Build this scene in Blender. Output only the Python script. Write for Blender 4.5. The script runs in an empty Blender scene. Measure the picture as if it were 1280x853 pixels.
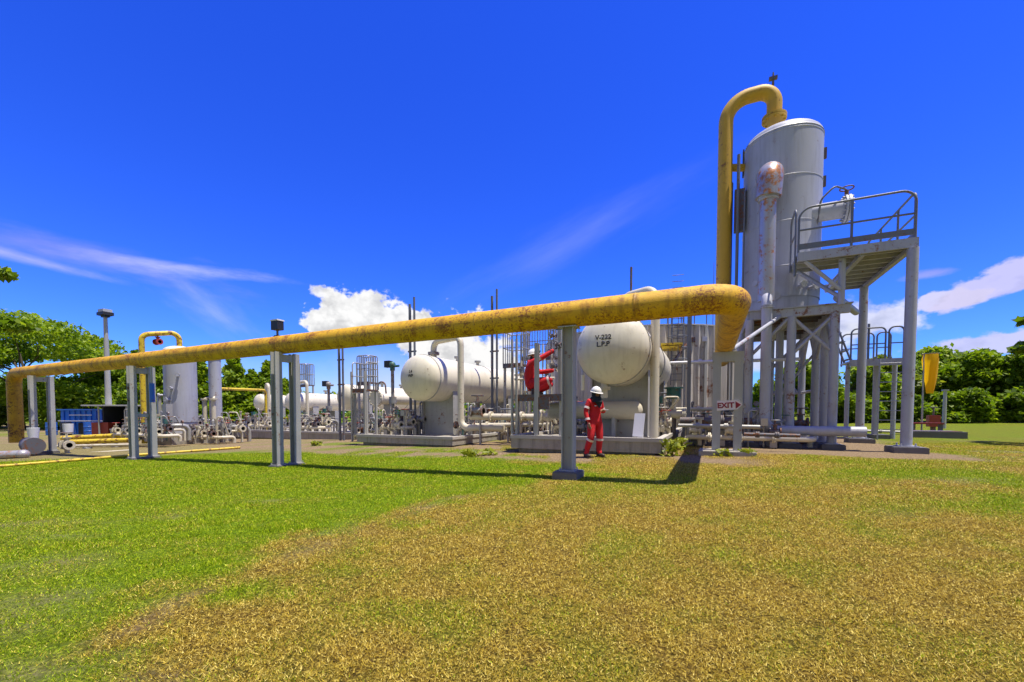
import bpy, bmesh, math, random
import numpy as np
from mathutils import Vector, Matrix, Quaternion
random.seed(7)
rng = np.random.default_rng(11)
S = bpy.context.scene
COL = S.collection
PI = math.pi
R = math.radians

# ------------------------------------------------------------------ camera
F = 530.0            # focal length in pixels of the 1280 wide photograph
HZ = 515.0           # horizon row
PITCH = R(-2.2)
HC = 1.1             # eye height
AZ = R(65.0)         # plant axis against the view direction
EX = (math.sin(AZ), -math.cos(AZ))   # plant x axis in (right, forward)
EY = (math.cos(AZ), math.sin(AZ))
def cam2p(X, Z): return (EX[0]*X+EX[1]*Z, EY[0]*X+EY[1]*Z)
def p2cam(x, y): return (EX[0]*x+EY[0]*y, EX[1]*x+EY[1]*y)
RIGHT = Vector((EX[0], EY[0], 0)); FLAT = Vector((EX[1], EY[1], 0)); UPW = Vector((0, 0, 1))
FWD = FLAT*math.cos(PITCH)+UPW*math.sin(PITCH)
UPC = UPW*math.cos(PITCH)-FLAT*math.sin(PITCH)
PPY = HZ - F*math.tan(PITCH)         # principal row
def ray(px, py): return RIGHT*((px-640)/F)+UPC*((PPY-py)/F)+FWD
ORG = Vector((0, 0, HC))
def PZ(px, py, Z):
    d = ray(px, py); return ORG+d*(Z/d.dot(FLAT))
def PX(px, py, z):
    d = ray(px, py); return ORG+d*((z-HC)/d.z)
def PY(px, py, y):
    d = ray(px, py); return ORG+d*(y/d.y)
def smooth(a, b, t):
    t = np.clip((t-a)/(b-a), 0, 1); return t*t*(3-2*t)
def G(x, y):
    X, Z = p2cam(x, y)
    s = 0.024*X
    return float(np.clip(s, -0.5, 0.15))*float(smooth(2.0, 6.0, Z))
def PG(px, py):
    z = 0.0
    for _ in range(25):
        p = PX(px, py, z); z = 0.5*z+0.5*G(p.x, p.y)
    return Vector((p.x, p.y, G(p.x, p.y)))
def ZT(x, y, py):
    "height at which the vertical through (x, y) reaches image row py"
    k = (PPY-py)/F; X, Z = p2cam(x, y)
    # (dz*cosp - Z*sinp) = k*(Z*cosp + dz*sinp)
    dz = Z*(k*math.cos(PITCH)+math.sin(PITCH))/(math.cos(PITCH)-k*math.sin(PITCH))
    return HC+dz
def XonY(px, y, z=1.1):
    "plant x at which column px meets the vertical plane of plant y (near eye height)"
    d = ray(px, HZ-(z-HC)*0); return d.x*(y/d.y)

# ------------------------------------------------------------------ numpy noise
def _hash(ix, iy, seed):
    n = (ix*374761393+iy*668265263+seed*974711) & 0x7fffffff
    n = ((n ^ (n >> 13))*1274126177) & 0x7fffffff
    return ((n ^ (n >> 16)) & 0xffff)/65535.0
def vnoise(x, y, seed=0):
    x = np.asarray(x, float); y = np.asarray(y, float)
    ix = np.floor(x).astype(np.int64); iy = np.floor(y).astype(np.int64)
    fx = x-ix; fy = y-iy; fx = fx*fx*(3-2*fx); fy = fy*fy*(3-2*fy)
    a = _hash(ix, iy, seed); b = _hash(ix+1, iy, seed); c = _hash(ix, iy+1, seed); d = _hash(ix+1, iy+1, seed)
    return (a*(1-fx)+b*fx)*(1-fy)+(c*(1-fx)+d*fx)*fy
def fbm(x, y, seed=0, o=4):
    s = 0; a = .5; t = 0
    for k in range(o):
        s = s+a*vnoise(x*2**k, y*2**k, seed+k*17); t += a; a *= .55
    return s/t

# ------------------------------------------------------------------ materials
def nd(nt, typ, **kw):
    n = nt.nodes.new(typ)
    for k, v in kw.items():
        if k == 'inp':
            for i, val in v.items(): n.inputs[i].default_value = val
        else: setattr(n, k, v)
    return n
def mat_new(name):
    m = bpy.data.materials.new(name); m.use_nodes = True
    nt = m.node_tree; nt.nodes.clear()
    out = nd(nt, 'ShaderNodeOutputMaterial'); b = nd(nt, 'ShaderNodeBsdfPrincipled')
    nt.links.new(b.outputs[0], out.inputs[0])
    return m, nt, b
def ramp(nt, fac, stops):
    r = nd(nt, 'ShaderNodeValToRGB'); e = r.color_ramp.elements
    while len(e) < len(stops): e.new(.5)
    for el, (p, c) in zip(e, stops):
        el.position = p; el.color = (*c, 1) if len(c) == 3 else c
    nt.links.new(fac, r.inputs[0]); return r.outputs[0]
def mixc(nt, fac, a, b):
    m = nd(nt, 'ShaderNodeMix', data_type='RGBA')
    if isinstance(fac, (int, float)): m.inputs[0].default_value = fac
    else: nt.links.new(fac, m.inputs[0])
    for i, v in ((6, a), (7, b)):
        if isinstance(v, tuple): m.inputs[i].default_value = (*v, 1)
        else: nt.links.new(v, m.inputs[i])
    return m.outputs[2]
def noise(nt, vec, scale, detail=4, rough=.55, out=0):
    n = nd(nt, 'ShaderNodeTexNoise'); n.inputs['Scale'].default_value = scale
    n.inputs['Detail'].default_value = detail; n.inputs['Roughness'].default_value = rough
    nt.links.new(vec, n.inputs['Vector']); return n.outputs[out]
def paint(name, base, rough=.5, dirt=(.25, .2, .15), dirt_amt=.35, rust=0.0, rust_col=(.16, .055, .015), scale=2.5, streak=0.0, metal=0.0, bump=.1):
    m, nt, b = mat_new(name)
    tc = nd(nt, 'ShaderNodeTexCoord').outputs['Object']
    geo = nd(nt, 'ShaderNodeNewGeometry').outputs['Position']
    n1 = noise(nt, geo, scale, 5, .6)
    lo = tuple(c*.8 for c in base)
    c = mixc(nt, n1, lo, base)
    n2 = noise(nt, geo, scale*.6, 6, .7)
    f = ramp(nt, n2, [(.52, (0, 0, 0)), (.75, (dirt_amt,)*3)])
    c = mixc(nt, f, c, dirt)
    if streak:
        mp = nd(nt, 'ShaderNodeMapping'); mp.inputs['Scale'].default_value = (7, 7, .5)
        nt.links.new(geo, mp.inputs[0])
        n4 = noise(nt, mp.outputs[0], 1.2, 4, .6)
        f = ramp(nt, n4, [(.5, (0, 0, 0)), (.72, (streak,)*3)])
        c = mixc(nt, f, c, tuple(x*.45 for x in dirt))
    rr = None
    if rust:
        n3 = noise(nt, geo, scale*3.2, 8, .72)
        n5 = noise(nt, geo, scale*.35, 3, .5)
        mm = nd(nt, 'ShaderNodeMath', operation='MULTIPLY_ADD'); nt.links.new(n5, mm.inputs[0]); mm.inputs[1].default_value = .45
        nt.links.new(n3, mm.inputs[2])
        p = .92-.3*rust
        rr = ramp(nt, mm.outputs[0], [(p-.06, (0, 0, 0)), (p+.04, (1, 1, 1))])
        n6 = noise(nt, geo, scale*9, 3, .6)
        rc = mixc(nt, n6, tuple(x*.35 for x in rust_col), tuple(min(1, x*1.9) for x in rust_col))
        c = mixc(nt, rr, c, rc)
    nt.links.new(c, b.inputs['Base Color'])
    b.inputs['Metallic'].default_value = metal
    rn = nd(nt, 'ShaderNodeMapRange'); nt.links.new(n2, rn.inputs[0])
    rn.inputs[3].default_value = max(.05, rough-.12); rn.inputs[4].default_value = min(1, rough+.18)
    nt.links.new(rn.outputs[0], b.inputs['Roughness'])
    bp = nd(nt, 'ShaderNodeBump'); bp.inputs['Strength'].default_value = bump; bp.inputs['Distance'].default_value = .02
    nt.links.new(noise(nt, geo, scale*8, 4, .6), bp.inputs['Height']); nt.links.new(bp.outputs[0], b.inputs['Normal'])
    return m
M = {}
M['yellow'] = paint('yellow_pipe_paint', (.74, .42, .006), .62, (.42, .16, .006), .9, rust=.38, rust_col=(.22, .07, .010), scale=9, streak=.75, bump=.35)
M['yellow_worn'] = paint('worn_yellow_paint', (.64, .36, .012), .6, (.34, .14, .01), .8, rust=.4, rust_col=(.13, .05, .012), scale=4, streak=.5)
M['yellow_clean'] = paint('yellow_paint', (.72, .52, .03), .5, (.4, .25, .03), .4, rust=.35)
M['ochre'] = paint('ochre_riser_paint', (.58, .35, .025), .55, (.32, .17, .02), .5, rust=.12, scale=1.5)
M['grey'] = paint('grey_steel_paint', (.43, .425, .41), .5, (.27, .25, .22), .4, rust=.04, scale=2.2, streak=.2)
M['frame'] = paint('blue_grey_steel_paint', (.42, .43, .49), .45, (.24, .20, .18), .45, rust=.1, scale=2.2, streak=.25)
M['galv'] = paint('galvanised_steel', (.42, .41, .38), .42, (.3, .28, .26), .3, rust=.05, scale=3, metal=.25)
M['dark_steel'] = paint('weathered_dark_steel', (.12, .12, .14), .6, (.2, .12, .08), .5, rust=.5, scale=4)
M['rail'] = paint('painted_handrail', (.15, .165, .2), .5, (.2, .14, .09), .3, rust=.15, scale=4)
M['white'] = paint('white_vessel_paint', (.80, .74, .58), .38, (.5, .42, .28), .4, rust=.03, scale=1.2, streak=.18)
M['tower'] = paint('aged_tower_paint', (.45, .46, .52), .45, (.28, .25, .23), .4, rust=.05, scale=1.1, streak=.28)
M['pipe_white'] = paint('off_white_pipe_paint', (.66, .60, .46), .45, (.4, .32, .2), .4, rust=.1, scale=3)
M['cladding'] = paint('aluminium_insulation_cladding', (.44, .44, .48), .35, (.3, .2, .12), .5, rust=.42, rust_col=(.4, .16, .05), scale=2.2, streak=.3, metal=.35)
M['valve'] = paint('valve_casting_paint', (.30, .31, .32), .5, (.2, .14, .08), .4, rust=.5, scale=8)
M['green'] = paint('green_valve_paint', (.03, .14, .12), .45, (.1, .1, .08), .3, rust=.2, scale=5)
M['redp'] = paint('red_valve_paint', (.35, .04, .02), .45, (.2, .06, .03), .3, rust=.2, scale=5)
M['bluep'] = paint('blue_paint', (.02, .15, .65), .45, (.05, .09, .2), .4, rust=.1, scale=3)
M['concrete'] = paint('weathered_concrete', (.38, .35, .30), .85, (.17, .14, .11), .7, scale=1.8, streak=.5, bump=.4)
M['pad'] = paint('dark_footing_concrete', (.17, .16, .16), .9, (.09, .08, .07), .6, scale=4, bump=.5)
M['slabtop'] = paint('pale_slab_concrete', (.5, .47, .42), .85, (.25, .22, .18), .5, scale=1.5, bump=.4)
M['tank'] = paint('corrugated_cladding_paint', (.60, .56, .50), .5, (.34, .29, .24), .45, rust=.06, scale=.7, streak=.6)
M['black'] = paint('black_plastic', (.02, .02, .022), .5, (.04, .04, .04), .3)
M['letter'] = paint('stencil_paint', (.012, .012, .02), .6, (.03, .03, .03), .2)
M['signwhite'] = paint('sign_white', (.8, .74, .76), .5, (.6, .5, .5), .3, scale=12)
M['signred'] = paint('sign_dark_red', (.28, .006, .03), .5, (.05, .005, .01), .4, scale=20)
M['suit'] = paint('red_coverall_cloth', (.62, .012, .018), .8, (.4, .01, .015), .5, scale=9, bump=.5)
M['band'] = paint('reflective_band', (.75, .62, .6), .35, (.6, .45, .45), .3, scale=15)
M['skin'] = paint('skin', (.33, .17, .1), .5, (.3, .14, .09), .3, scale=12)
M['helmet'] = paint('helmet_white', (.82, .80, .74), .3, (.6, .55, .45), .2, scale=6)
M['scarf'] = paint('black_scarf_cloth', (.012, .02, .02), .85, (.02, .02, .03), .3, scale=10)
M['boot'] = paint('boot_leather', (.05, .03, .02), .6, (.08, .05, .03), .4, scale=10)
M['glove'] = paint('grey_glove_cloth', (.10, .10, .10), .8, (.06, .05, .05), .4, scale=15)
M['board'] = paint('white_board', (.82, .82, .84), .45, (.6, .6, .6), .2)
M['tarp'] = paint('blue_sheet', (.02, .20, .80), .5, (.02, .05, .2), .6, scale=2)
M['shed'] = paint('dark_shed_wall', (.025, .03, .05), .7, (.05, .05, .05), .4, scale=2)
M['roofing'] = paint('pale_roof_sheet', (.5, .5, .5), .5, (.3, .3, .3), .4, scale=2, streak=.2)
M['bark'] = paint('bark', (.10, .075, .05), .9, (.05, .04, .03), .6, scale=6, bump=.6)

def leaf_mat(name, a, b, c, trans=.35):
    m, nt, bs = mat_new(name)
    out = [n for n in nt.nodes if n.type == 'OUTPUT_MATERIAL'][0]
    g = nd(nt, 'ShaderNodeNewGeometry')
    rnd = g.outputs['Random Per Island']
    n = noise(nt, g.outputs['Position'], .55, 3, .5)
    mm = nd(nt, 'ShaderNodeMath', operation='MULTIPLY_ADD'); nt.links.new(rnd, mm.inputs[0]); mm.inputs[1].default_value = .6
    m2 = nd(nt, 'ShaderNodeMath', operation='MULTIPLY'); nt.links.new(n, m2.inputs[0]); m2.inputs[1].default_value = .5
    nt.links.new(m2.outputs[0], mm.inputs[2])
    col = ramp(nt, mm.outputs[0], [(.15, a), (.5, b), (.95, c)])
    nt.links.new(col, bs.inputs['Base Color']); bs.inputs['Roughness'].default_value = .55
    tr = nd(nt, 'ShaderNodeBsdfTranslucent'); nt.links.new(col, tr.inputs[0])
    mx = nd(nt, 'ShaderNodeMixShader'); mx.inputs[0].default_value = trans
    nt.links.new(bs.outputs[0], mx.inputs[1]); nt.links.new(tr.outputs[0], mx.inputs[2]); nt.links.new(mx.outputs[0], out.inputs[0])
    return m
M['leaf_bright'] = leaf_mat('bright_leaves', (.08, .16, .003), (.20, .32, .006), (.42, .52, .012), .5)
M['leaf_dark'] = leaf_mat('dark_leaves', (.05, .10, .005), (.14, .24, .006), (.34, .44, .014), .55)
M['leaf_olive'] = leaf_mat('olive_leaves', (.06, .10, .006), (.16, .22, .010), (.36, .41, .02), .5)
M['windsock'] = leaf_mat('windsock_fabric', (.95, .50, .004), (.97, .60, .006), (.97, .68, .008), .65)
M['leaf_weed'] = leaf_mat('weed_leaves', (.10, .14, .006), (.24, .28, .01), (.4, .42, .02))

# ------------------------------------------------------------------ mesh builder
def off_of(p):
    v = Vector((0, 0, 0))
    while p is not None: v += p.location; p = p.parent
    return v
class MB:
    def __init__(s): s.v = []; s.f = []; s.s = []
    def add(s, vs, fs, sm=False):
        o = len(s.v); s.v += [tuple(x) for x in vs]
        for f in fs: s.f.append(tuple(i+o for i in f)); s.s.append(sm)
        return s
    def box(s, c, d, rz=0.0, M4=None):
        x, y, z = d[0]/2, d[1]/2, d[2]/2
        vs = [Vector((a*x, b*y, e*z)) for e in (-1, 1) for b in (-1, 1) for a in (-1, 1)]
        if M4 is not None: vs = [M4 @ v for v in vs]
        elif rz:
            q = Matrix.Rotation(rz, 3, 'Z'); vs = [q @ v for v in vs]
        vs = [v+Vector(c) for v in vs]
        return s.add(vs, [(0, 2, 3, 1), (4, 5, 7, 6), (0, 1, 5, 4), (2, 6, 7, 3), (0, 4, 6, 2), (1, 3, 7, 5)])
    def bb(s, a, b):
        return s.box([(a[i]+b[i])/2 for i in range(3)], [abs(b[i]-a[i]) for i in range(3)])
    def bar(s, p0, p1, w, h):
        "rectangular bar, h measured upwards"
        p0, p1 = Vector(p0), Vector(p1); d = p1-p0; L = d.length; d.normalize()
        up = Vector((0, 0, 1)) if abs(d.z) < .98 else Vector((0, 1, 0))
        x = d.cross(up).normalized(); u = x.cross(d)
        Mx = Matrix((x, d, u)).transposed()
        return s.box((p0+p1)/2, (w, L, h), M4=Mx)
    def ring(s, c, n, r, seg, up=None):
        n = Vector(n).normalized(); u = up or (Vector((0, 0, 1)) if abs(n.z) < .9 else Vector((1, 0, 0)))
        a = n.cross(u).normalized(); b = a.cross(n)
        return [Vector(c)+a*(r*math.cos(t))+b*(r*math.sin(t)) for t in [2*PI*k/seg for k in range(seg)]]
    def cyl(s, p0, p1, r0, r1=None, seg=16, caps=True):
        p0, p1 = Vector(p0), Vector(p1); n = p1-p0; r1 = r0 if r1 is None else r1
        A = s.ring(p0, n, r0, seg); B = s.ring(p1, n, r1, seg)
        s.add(A+B, [(k, (k+1) % seg, seg+(k+1) % seg, seg+k) for k in range(seg)], True)
        if caps:
            s.add(A, [tuple(range(seg))[::-1]]); s.add(B, [tuple(range(seg))])
        return s
    def tube(s, pts, r, seg=12, caps=True, radii=None):
        pts = [Vector(p) for p in pts]; n = len(pts); up = None; vs = []
        tan = []
        for i in range(n):
            t = (pts[min(i+1, n-1)]-pts[max(i-1, 0)]).normalized(); tan.append(t)
        t = tan[0]; u = Vector((0, 0, 1)) if abs(t.z) < .9 else Vector((1, 0, 0)); a = t.cross(u).normalized()
        for i in range(n):
            t = tan[i]; a = (a-t*a.dot(t)).normalized(); b = t.cross(a); rr = radii[i] if radii else r
            vs += [pts[i]+a*(rr*math.cos(q))+b*(rr*math.sin(q)) for q in [2*PI*k/seg for k in range(seg)]]
        fs = [(i*seg+k, i*seg+(k+1) % seg, (i+1)*seg+(k+1) % seg, (i+1)*seg+k) for i in range(n-1) for k in range(seg)]
        s.add(vs, fs, True)
        if caps: s.add(vs[:seg], [tuple(range(seg))[::-1]]); s.add(vs[-seg:], [tuple(range(seg))])
        return s
    def lathe(s, c, axis, prof, seg=32, sm=True):
        "prof: list of (distance along axis, radius)"
        c = Vector(c); axis = Vector(axis).normalized(); vs = []
        for d, r in prof: vs += s.ring(c+axis*d, axis, max(r, 1e-4), seg)
        n = len(prof)
        fs = [(i*seg+k, i*seg+(k+1) % seg, (i+1)*seg+(k+1) % seg, (i+1)*seg+k) for i in range(n-1) for k in range(seg)]
        return s.add(vs, fs, sm)
    def torus(s, c, axis, Rr, r, seg=20, ms=6):
        P = s.ring(c, axis, Rr, seg); c = Vector(c); ax = Vector(axis).normalized(); vs = []
        for p in P:
            o = (p-c).normalized()
            vs += [p+o*(r*math.cos(t))+ax*(r*math.sin(t)) for t in [2*PI*k/ms for k in range(ms)]]
        return s.add(vs, [(i*ms+k, i*ms+(k+1) % ms, ((i+1) % seg)*ms+(k+1) % ms, ((i+1) % seg)*ms+k) for i in range(seg) for k in range(ms)], True)
    def ell(s, c, d, seg=16, rings=10, M3=None):
        vs = []; fs = []
        for i in range(rings+1):
            a = PI*i/rings
            for k in range(seg):
                b = 2*PI*k/seg
                v = Vector((d[0]*math.sin(a)*math.cos(b), d[1]*math.sin(a)*math.sin(b), d[2]*math.cos(a)))
                if M3 is not None: v = M3 @ v
                vs.append(v+Vector(c))
        fs = [(i*seg+k, (i+1)*seg+k, (i+1)*seg+(k+1) % seg, i*seg+(k+1) % seg) for i in range(rings) for k in range(seg)]
        return s.add(vs, fs, True)
    def prism(s, poly, z0, z1):
        n = len(poly)
        vs = [(x, y, z0) for x, y in poly]+[(x, y, z1) for x, y in poly]
        return s.add(vs, [tuple(range(n))[::-1], tuple(range(n, 2*n))]+[(k, (k+1) % n, n+(k+1) % n, n+k) for k in range(n)])
    def hbeam(s, p0, p1, w, tf=.016, tw=.012, flange=(1, 0, 0)):
        "vertical H section; flanges face the given horizontal axis"
        p0, p1 = Vector(p0), Vector(p1); L = (p1-p0).length; c = (p0+p1)/2
        if abs(flange[0]) > .5:
            s.box(c+Vector((w/2-tf/2, 0, 0)), (tf, w, L)); s.box(c-Vector((w/2-tf/2, 0, 0)), (tf, w, L)); s.box(c, (w-2*tf, tw, L))
        else:
            s.box(c+Vector((0, w/2-tf/2, 0)), (w, tf, L)); s.box(c-Vector((0, w/2-tf/2, 0)), (w, tf, L)); s.box(c, (tw, w-2*tf, L))
        return s
    def build(s, name, m, parent=None, local=False, loc=None):
        me = bpy.data.meshes.new(name)
        o = off_of(parent) if (parent is not None and not local) else Vector((0, 0, 0))
        if loc is not None: o = Vector(loc)
        me.from_pydata([(x-o.x, y-o.y, z-o.z) for x, y, z in s.v], [], s.f)
        me.polygons.foreach_set('use_smooth', s.s)
        me.update()
        ob = bpy.data.objects.new(name, me); COL.objects.link(ob)
        if m is not None: me.materials.append(m if not isinstance(m, str) else M[m])
        if parent is not None: ob.parent = parent
        elif loc is not None: ob.location = loc
        return ob
def tag(o, label=None, cat=None, group=None, kind=None):
    if label: o['label'] = label
    if cat: o['category'] = cat
    if group: o['group'] = group
    if kind: o['kind'] = kind
    return o
def thing(name, label, cat, loc, group=None, rz=0):
    o = bpy.data.objects.new(name, None); COL.objects.link(o); o.location = loc; o.rotation_euler.z = rz
    o.empty_display_size = .2
    return tag(o, label, cat, group)
def arc(pts, rad, n=7):
    "polyline with rounded corners"
    pts = [Vector(p) for p in pts]; out = [pts[0]]
    for i in range(1, len(pts)-1):
        a, b, c = pts[i-1], pts[i], pts[i+1]
        u = (a-b); w = (c-b); lu, lw = u.length, w.length; u.normalize(); w.normalize()
        ang = u.angle(w)
        if ang > PI-.02: out.append(b); continue
        t = min(rad/math.tan(ang/2), lu*.49, lw*.49); rr = t*math.tan(ang/2)
        cen = b+(u+w).normalized()*(rr/math.sin(ang/2)); s0 = b+u*t-cen; s1 = b+w*t-cen
        tot = s0.angle(s1); ax = s0.cross(s1).normalized()
        for k in range(n+1): out.append(cen+Quaternion(ax, tot*k/n) @ s0)
    out.append(pts[-1]); return out
def pipe(parent, name, pts, r, m, rad=None, seg=12, n=6):
    b = MB(); b.tube(arc(pts, rad or r*3, n), r, seg); return b.build(name, m, parent)
def flange(b, c, ax, r, t=.04, gap=.012):
    c = Vector(c); ax = Vector(ax).normalized()
    b.cyl(c-ax*(t+gap/2), c-ax*(gap/2), r, seg=18); b.cyl(c+ax*(gap/2), c+ax*(t+gap/2), r, seg=18)
    for p in b.ring(c, ax, r*.82, 8): b.cyl(p-ax*(t*1.6), p+ax*(t*1.6), r*.08+.004, seg=5)
def valve(parent, c, ax, s, body='valve', wheel='dark_steel', up=(0, 0, 1)):
    c = Vector(c); ax = Vector(ax).normalized(); up = Vector(up); b = MB()
    b.cyl(c-ax*s, c+ax*s, s*.45, seg=12); b.cyl(c-ax*s, c-ax*s*.78, s*.85, seg=14); b.cyl(c+ax*s*.78, c+ax*s, s*.85, seg=14)
    b.ell(c, (s*.62,)*3, 10, 6); b.cyl(c, c+up*s*1.3, s*.36, seg=10); b.cyl(c+up*s*1.15, c+up*s*1.38, s*.6, seg=12)
    b.cyl(c+up*s*1.35, c+up*s*2.3, s*.2, s*.14, seg=8)
    o = b.build('valve', body, parent)
    h = MB(); h.torus(c+up*s*2.2, up, s*.85, s*.09, 16, 6)
    q = up.cross(ax).normalized()
    for d in (ax, q): h.cyl(c+up*s*2.2-d*s*.85, c+up*s*2.2+d*s*.85, s*.06, seg=5)
    h.build('handwheel', wheel, o); return o
def gauge(parent, c, h, face=(0, -1, 0), s=.07):
    c = Vector(c); b = MB(); b.cyl(c, c+Vector((0, 0, h)), .016, seg=6)
    g = c+Vector((0, 0, h+s)); b.cyl(g-Vector(face)*.03, g+Vector(face)*.03, s, seg=14); b.build('pressure_gauge', 'valve', parent)
def stub(parent, c, h, r=.05, m='pipe_white'):
    b = MB(); c = Vector(c); b.cyl(c, c+Vector((0, 0, h)), r, seg=10); flange(b, c+Vector((0, 0, h)), (0, 0, 1), r*1.8, .025); b.build('standpipe', m, parent)
def actuated_valve(label, base, h, s, face, m2='green'):
    t = thing('actuated_valve', label, 'control valve', base)
    c = Vector(base); b = MB(); b.cyl(c, c+Vector((0, 0, h)), s*.22, seg=8); b.cyl(c+Vector((0, 0, h*.45)), c+Vector((0, 0, h*.55)), s*.5, seg=10); b.build('stem', 'valve', t)
    k = c+Vector((0, 0, h)); f = Vector(face)
    b = MB(); b.box(k+f*s*-.7+Vector((0, 0, s*.3)), (s*.9, s*.7, s*.9)); b.build('actuator_box', 'black', t)
    b = MB(); b.ell(k+Vector((0, 0, s*.15)), (s*.45, s*.45, s*.5), 10, 6); b.cyl(k+Vector((0, 0, -s*.6)), k, s*.33, seg=10); b.cyl(k+f*s*.2, k+f*s*1.1, s*.16, seg=8); b.build('valve_head', m2, t)
    return t

# ------------------------------------------------------------------ text
def text_mb(txt, size, place, thick=.004, bold=0.0):
    cu = bpy.data.curves.new('lettering', 'FONT'); cu.body = txt; cu.size = size; cu.align_x = 'CENTER'; cu.align_y = 'CENTER'
    cu.offset = bold; cu.extrude = thick; cu.resolution_u = 3
    ob = bpy.data.objects.new('lettering', cu); COL.objects.link(ob)
    dg = bpy.context.evaluated_depsgraph_get(); me = bpy.data.meshes.new_from_object(ob.evaluated_get(dg))
    b = MB(); b.add([place(v.co) for v in me.vertices], [tuple(p.vertices) for p in me.polygons])
    bpy.data.objects.remove(ob); bpy.data.curves.remove(cu); bpy.data.meshes.remove(me)
    return b

# ------------------------------------------------------------------ sun, sky
SUN_D = Vector((-.70, -.03, -2.65)).normalized()
sun = bpy.data.lights.new('sun', 'SUN'); sun.energy = 3.35; sun.angle = R(.5); sun.color = (1, .93, .80)
so = bpy.data.objects.new('sun', sun); COL.objects.link(so); so.rotation_euler = SUN_D.to_track_quat('-Z', 'Y').to_euler(); so.location = (10, 0, 40)
elev = math.asin(-SUN_D.z); azim = math.atan2(-SUN_D.x, -SUN_D.y)
W = bpy.data.worlds.new('World'); S.world = W; W.use_nodes = True
nt = W.node_tree; nt.nodes.clear()
wout = nd(nt, 'ShaderNodeOutputWorld')
sky = nd(nt, 'ShaderNodeTexSky', sky_type='NISHITA'); sky.sun_disc = False; sky.sun_elevation = elev; sky.sun_rotation = azim
sky.altitude = 0; sky.air_density = 1.0; sky.dust_density = .15; sky.ozone_density = 3.0
hs = nd(nt, 'ShaderNodeHueSaturation'); hs.inputs['Saturation'].default_value = 1.3; hs.inputs['Hue'].default_value = .52; hs.inputs['Value'].default_value = 1.0
nt.links.new(sky.outputs[0], hs.inputs['Color'])
bg = nd(nt, 'ShaderNodeBackground'); bg.inputs[1].default_value = .115; 
tint = nd(nt, 'ShaderNodeMix', data_type='RGBA', blend_type='MULTIPLY'); tint.inputs[0].default_value = 1; tint.inputs[7].default_value = (.24, .45, 1, 1)
nt.links.new(hs.outputs[0], tint.inputs[6]); nt.links.new(tint.outputs[2], bg.inputs[0])
dirn = nd(nt, 'ShaderNodeTexCoord').outputs['Generated']
def vm(op, a, b=None):
    n = nd(nt, 'ShaderNodeVectorMath', operation=op)
    nt.links.new(a, n.inputs[0])
    if b is not None: n.inputs[1].default_value = b
    return n.outputs['Value'] if op == 'DOT_PRODUCT' else n.outputs[0]
def mth(op, a, b=None, c=None, clamp=False):
    n = nd(nt, 'ShaderNodeMath', operation=op); n.use_clamp = clamp
    for i, v in enumerate((a, b, c)):
        if v is None: continue
        if isinstance(v, (int, float)): n.inputs[i].default_value = v
        else: nt.links.new(v, n.inputs[i])
    return n.outputs[0]
cur = bg.outputs[0]
def cloud(px, py, a, b, rot=0, sc=6, amt=1.2, soft=.25, op=1.0, col=(1, 1, 1), stretch=1.0, stren=1.0, seed=0, flat=0.0):
    "one cloud fixed in the sky: an elliptic patch of directions broken up by noise; a, b in photo pixels"
    global cur
    c = ray(px, py).normalized(); r = c.cross(UPW).normalized(); u = r.cross(c)
    x0, y0 = r.copy(), u.copy()
    r = x0*math.cos(rot)+y0*math.sin(rot); u = -x0*math.sin(rot)+y0*math.cos(rot)
    k = F*math.sqrt(1+((px-640)/F)**2+((PPY-py)/F)**2)
    dc = vm('DOT_PRODUCT', dirn, c); sx = mth('DIVIDE', vm('DOT_PRODUCT', dirn, r), dc); sy = mth('DIVIDE', vm('DOT_PRODUCT', dirn, u), dc)
    ax, bx = a/k, b/k
    cx = nd(nt, 'ShaderNodeCombineXYZ'); nt.links.new(mth('DIVIDE', sx, ax), cx.inputs[0]); nt.links.new(mth('DIVIDE', sy, bx), cx.inputs[1])
    ln = nd(nt, 'ShaderNodeVectorMath', operation='LENGTH'); nt.links.new(cx.outputs[0], ln.inputs[0])
    e = mth('SUBTRACT', 1.0, ln.outputs['Value'])
    if flat: # flatten the underside
        e = mth('MINIMUM', e, mth('MULTIPLY_ADD', sy, 2.2/bx, flat*2.2))
    nv = nd(nt, 'ShaderNodeCombineXYZ'); nt.links.new(mth('MULTIPLY', sx, 1/stretch), nv.inputs[0]); nt.links.new(sy, nv.inputs[1]); nv.inputs[2].default_value = seed*1.7+.3
    n = noise(nt, nv.outputs[0], sc, 8, .58)
    mraw = mth('ADD', e, mth('MULTIPLY', mth('SUBTRACT', n, .5), amt*2))
    mr = nd(nt, 'ShaderNodeMapRange', interpolation_type='SMOOTHSTEP'); nt.links.new(mraw, mr.inputs[0]); mr.inputs[1].default_value = 0; mr.inputs[2].default_value = soft
    mr.inputs[3].default_value = 0; mr.inputs[4].default_value = op
    fac = mth('MULTIPLY', mr.outputs[0], mth('GREATER_THAN', dc, .2))
    # puffs of differing thickness: greyer where the cloud is deep
    n2 = noise(nt, nv.outputs[0], sc*.8, 5, .55)
    cc = ramp(nt, n2, [(.36, tuple(x*.6+.08*y for x, y in zip(col, (1, 1.05, 1.25)))), (.54, col)])
    b2 = nd(nt, 'ShaderNodeBackground'); nt.links.new(cc, b2.inputs[0]); b2.inputs[1].default_value = stren
    mx = nd(nt, 'ShaderNodeMixShader'); nt.links.new(fac, mx.inputs[0]); nt.links.new(cur, mx.inputs[1]); nt.links.new(b2.outputs[0], mx.inputs[2]); cur = mx.outputs[0]
lil = (.60, .56, 1.0); CW = .46
cloud(560, 490, 460, 62, 0, 5, .6, 1.3, .92, (.78, .86, 1), 1.5, CW*.9, 9)                    # pale bank low behind the vessels
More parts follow.
